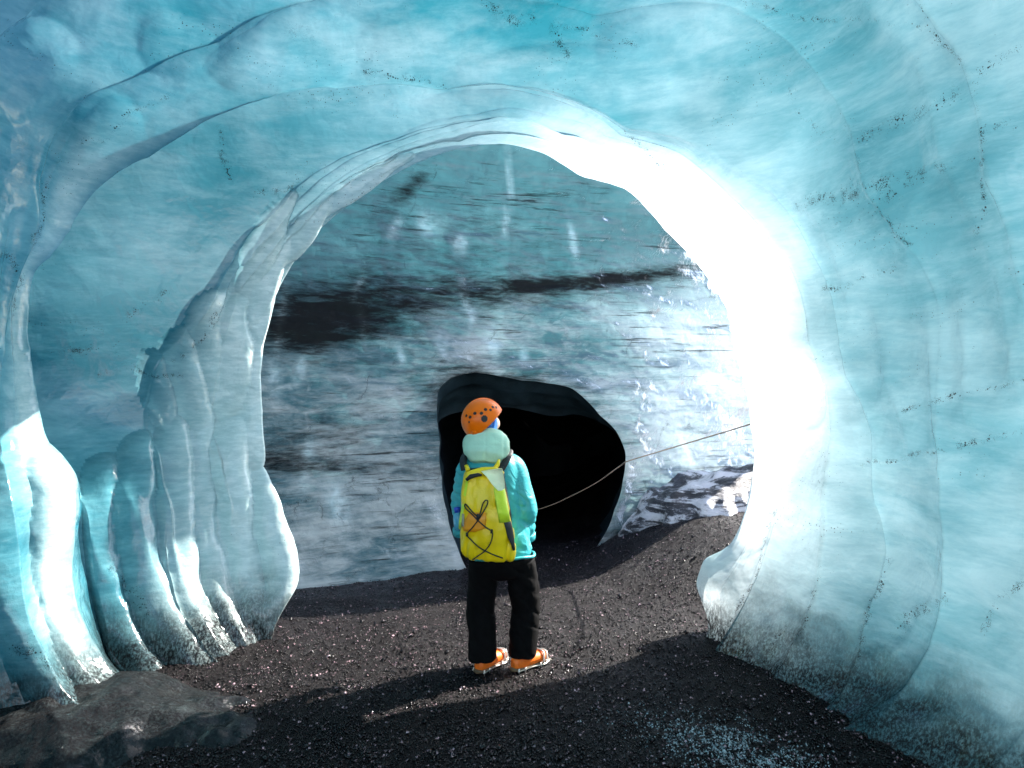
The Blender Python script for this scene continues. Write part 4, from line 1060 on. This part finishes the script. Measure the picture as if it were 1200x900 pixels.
def build_pack():
    YB = -0.215          # middle of the bag, metres in front of the walker's middle
    root = empty("backpack", W(572, 645, YB))
    tag(root, "yellow roll top waterproof backpack with black bungee cord worn on the back", "backpack")
    inv = Matrix.Translation(-root.location)
    def part(name, me, mat, smooth=True, parent=root):
        me.transform(inv); return link(name, me, mat, parent, smooth)
    n = 48
    prof = [(574, 645.5, .10, .05), (574, 646, .150, .075), (574, 641, .172, .092), (573, 630, .180, .104), (571.5, 610, .172, .112), (570, 590, .160, .112), (568.5, 572, .144, .104), (567.5, 558, .128, .090), (567, 552, .120, .076), (567, 549, .112, .05)]
    prof = catmull(prof, 5)
    V = []; Fc = []
    for q in prof:
        V += superring(W(q[0], q[1], YB), q[2], q[3], n, 2.7, -0.012)
    m = len(prof)
    for i in range(m - 1):
        for k in range(n):
            Fc.append((i * n + k, i * n + (k + 1) % n, (i + 1) * n + (k + 1) % n, (i + 1) * n + k))
    Fc.append(tuple(range(n - 1, -1, -1))); Fc.append(tuple((m - 1) * n + k for k in range(n)))
    def crumple(P):
        return 0.008 * vnoise(P, 6, 401, 2) - 0.016 * (1 - np.clip(np.abs(vnoise(P * np.array([1.6, 1, 0.7]), 7, 403, 2)) * 3.5, 0, 1))
    bag = pydata("bag", [(V, Fc)])
    bm = bmesh.new(); bm.from_mesh(bag)
    bmesh.ops.subdivide_edges(bm, edges=[e for e in bm.edges if len(e.link_faces) == 2 and all(len(f.verts) == 4 for f in e.link_faces)], cuts=1, use_grid_fill=True)
    bm.normal_update(); bm.to_mesh(bag); bm.free()
    push(bag, crumple)
    part("bag", bag, M_PACK)
    # lime side gusset on the right, seen as a brighter strip: a panel shell a little proud of the bag
    def panel(name, poly_rows, mat, off=0.006):
        rows = []
        for (pxa, pxb, py) in poly_rows:
            row = []
            for t in np.linspace(0, 1, 8):
                px = pxa + (pxb - pxa) * t
                row.append((px, py))
            rows.append(row)
        # find the bag front under each pixel
        out = []
        for row in rows:
            o2 = []
            for (px, py) in row:
                q = min(prof, key=lambda z: abs(z[1] - py))
                c = W(q[0], py, YB)
                X = W(px, py).x
                u = min(0.995, abs((X - c.x) / (q[2] + 0.004)))
                yy = c.y - q[3] * (1 - u ** 2.7) ** (1 / 2.7) - off
                o2.append((X, yy, c.z))
            out.append(o2)
        A = np.array(out)
        B = A + np.array([0, off + 0.006, 0])
        me = bpy.data.meshes.new(name)
        m_, n_ = A.shape[:2]
        verts = np.concatenate([A.reshape(-1, 3), B.reshape(-1, 3)]).tolist()
        idx = np.arange(m_ * n_).reshape(m_, n_); K = m_ * n_
        fs = []
        for i in range(m_ - 1):
            for j in range(n_ - 1):
                fs.append((idx[i, j], idx[i + 1, j], idx[i + 1, j + 1], idx[i, j + 1]))
                fs.append((idx[i, j] + K, idx[i, j + 1] + K, idx[i + 1, j + 1] + K, idx[i + 1, j] + K))
        bd = [idx[0, j] for j in range(n_)] + [idx[i, -1] for i in range(1, m_)] + [idx[-1, j] for j in range(n_ - 2, -1, -1)] + [idx[i, 0] for i in range(m_ - 2, 0, -1)]
        for a, b in zip(bd, bd[1:] + bd[:1]):
            fs.append((int(a), int(b), int(b) + K, int(a) + K))
        me.from_pydata([tuple(v) for v in verts], [], [tuple(int(x) for x in f) for f in fs]); me.update()
        return me
    part("side_panel", panel("side_panel", [(580, 589, 556), (580, 592, 566), (582, 594, 578), (584, 596.5, 590), (586, 598, 601)], M_LIME, 0.007), M_LIME)
    part("side_panel", panel("side_panel", [(549.5, 552, 556), (547, 550, 570), (544.5, 548, 585), (541.5, 545, 600), (540.5, 543, 610)], M_LIME, 0.006), M_LIME)
    part("mesh_pocket", panel("mesh_pocket", [(591, 598.5, 601), (593, 600.5, 608), (595, 602, 617), (599, 603, 626), (601, 603.4, 633)], M_BLACK, 0.008), M_BLACK)
    part("orange_patch", panel("orange_patch", [(553, 572, 590), (549, 572, 598), (546, 571, 607), (547, 560, 611)], M_ORANGE, 0.005), M_ORANGE)
    part("badge", panel("badge", [(545.2, 547.6, 592), (545, 547.8, 594), (545, 547.6, 604), (545.2, 547.4, 606)], M_GREY, 0.009), M_GREY)
    # roll top: rolled collar with a buckle, and its long end folded over to the right
    rc = loft([(W(549, 556, YB - 0.05), .012, .014), (W(552, 551, YB - 0.05), .022, .026), (W(567, 547.5, YB - 0.03), .026, .030), (W(583, 547, YB - 0.03), .024, .028), (W(591, 550, YB - 0.02), .014, .016)], 16, side=Vector((0, 1, 0)))
    rm = remeshed("roll_top", [rc], 0.006, 3); push(rm, lambda c: 0.004 * vnoise(c, 25, 411, 2))
    part("roll_top", rm, M_PACK)
    fl = []
    A = np.array([[tuple(W(566, 546, YB - 0.072)), tuple(W(577, 544, YB - 0.075)), tuple(W(589, 543, YB - 0.06))],
                  [tuple(W(572, 551, YB - 0.098)), tuple(W(581, 550, YB - 0.102)), tuple(W(590.5, 549, YB - 0.085))],
                  [tuple(W(578, 559, YB - 0.112)), tuple(W(585, 558, YB - 0.112)), tuple(W(592, 557, YB - 0.098))],
                  [tuple(W(585, 566.5, YB - 0.112)), tuple(W(589, 566, YB - 0.110)), tuple(W(592.5, 564, YB - 0.10))]])
    B = A + np.array([0.0, 0.014, 0.0])
    K = 12; fs = []
    for i in range(3):
        for jx in range(2):
            a = i * 3 + jx
            fs.append((a, a + 3, a + 4, a + 1)); fs.append((a + K, a + 1 + K, a + 4 + K, a + 3 + K))
    bd = [0, 1, 2, 5, 8, 11, 10, 9, 6, 3]
    for a, b in zip(bd, bd[1:] + bd[:1]): fs.append((a, a + K, b + K, b))
    fm = bpy.data.meshes.new("flap"); fm.from_pydata([tuple(v) for v in np.concatenate([A.reshape(-1, 3), B.reshape(-1, 3)])], [], fs); fm.update()
    part("flap", fm, M_PALE)
    bk = loft([(W(550, 555, YB - 0.095), .010, .010), (W(555, 551, YB - 0.095), .014, .012), (W(563, 549.5, YB - 0.085), .012, .012), (W(567, 550, YB - 0.085), .006, .008)], 10, side=Vector((0, 0, 1)))
    part("buckle", pydata("buckle", [bk]), M_BLACK)
    # yellow collar tabs beside the hood
    tabs = [loft([(W(551, 547, YB), .016, .010), (W(548.5, 541, YB + 0.02), .012, .008)], 8), loft([(W(580, 546, YB), .016, .010), (W(584, 540, YB + 0.01), .014, .008), (W(585.5, 535, YB + 0.03), .008, .006)], 8)]
    part("collar_tab", pydata("collar_tab", [tabs[0]]), M_PACK)
    part("collar_tab", pydata("collar_tab", [tabs[1]]), M_PACK)
    # shoulder straps over both shoulders, and a hauling loop
    for pts in ([W(546, 548, YB + 0.09), W(544, 540, -0.10), W(545, 534, -0.04), W(547, 533, 0.04), W(545, 545, 0.14), W(545, 575, 0.165)],
                [W(588, 546, YB + 0.08), W(593, 538, -0.11), W(597, 531, -0.04), W(597, 529, 0.03), W(598, 542, 0.14), W(598, 575, 0.165)]):
        c = catmull(pts, 7)
        part("shoulder_strap", pydata("shoulder_strap", [loft([(p, .024, .010) for p in c], 12)]), M_BLACK)
    # frame sheet between bag and back
    part("back_panel", pydata("back_panel", [loft([(W(574, 640, YB + 0.085), .15, .03), (W(573, 600, YB + 0.085), .150, .035), (W(571, 560, YB + 0.08), .12, .03), (W(570, 545, YB + 0.075), .12, .02)], 20)]), M_BLACK)
    # bungee cord laced across the front
    def fr(px, py, off=0.014):
        q = min(prof, key=lambda z: abs(z[1] - py)); c = W(q[0], py, YB); X = W(px, py).x
        u = min(0.99, abs((X - c.x) / q[2]))
        return Vector((X, c.y - q[3] * (1 - u ** 2.7) ** (1 / 2.7) - off, c.z))
    cords = [[(563, 594), (558, 590), (551, 582.5), (549, 581), (548.3, 583), (550, 586), (556, 591), (563, 598), (571, 605), (578, 610), (578.5, 616), (576, 624), (570, 632), (562, 638), (557, 642)],
             [(563, 598), (565, 592), (568, 581), (571, 576.5), (573.5, 577), (573, 581), (568, 590), (563, 598), (557, 606), (551, 614), (556, 620), (565, 628), (578, 635), (590, 640)]]
    for cpts in cords:
        part("bungee_cord", pydata("bungee_cord", [tube([fr(*p) for p in cpts], 0.0042, 7, 6)]), M_BLACK)
    for p, r in (((563, 594), .012), ((578, 610), .010), ((551, 614), .010)):
        q = fr(*p, 0.016)
        part("cord_lock", pydata("cord_lock", [loft([(q + Vector((0, 0, -r * 1.2)), r * .5, r * .5), (q + Vector((0, 0, -r)), r * .8, r * .7), (q + Vector((0, 0, r)), r * .8, r * .7), (q + Vector((0, 0, r * 1.4)), r * .4, r * .4)], 10)]), M_BLACK)
build_pack()

def build_bottle():
    p0 = W(539, 608, -0.12)
    root = empty("water_bottle", p0)
    tag(root, "clear water bottle with blue cap tucked at the left side of the yellow backpack", "bottle")
    inv = Matrix.Translation(-root.location)
    ax = Vector((-0.10, 0, 1)).normalized()
    b = loft([(p0 + ax * z, r, r) for z, r in ((-0.05, .02), (-0.045, .03), (0.0, .033), (0.03, .032), (0.05, .028), (0.062, .016), (0.068, .015))], 18)
    me = pydata("bottle_body", [b]); me.transform(inv); link("bottle_body", me, M_BOTTLE, root)
    c = loft([(p0 + ax * z, r, r) for z, r in ((0.066, .018), (0.070, .021), (0.095, .021), (0.1, .016))], 16)
    me = pydata("bottle_cap", [c]); me.transform(inv); link("bottle_cap", me, M_CAP, root)
build_bottle()
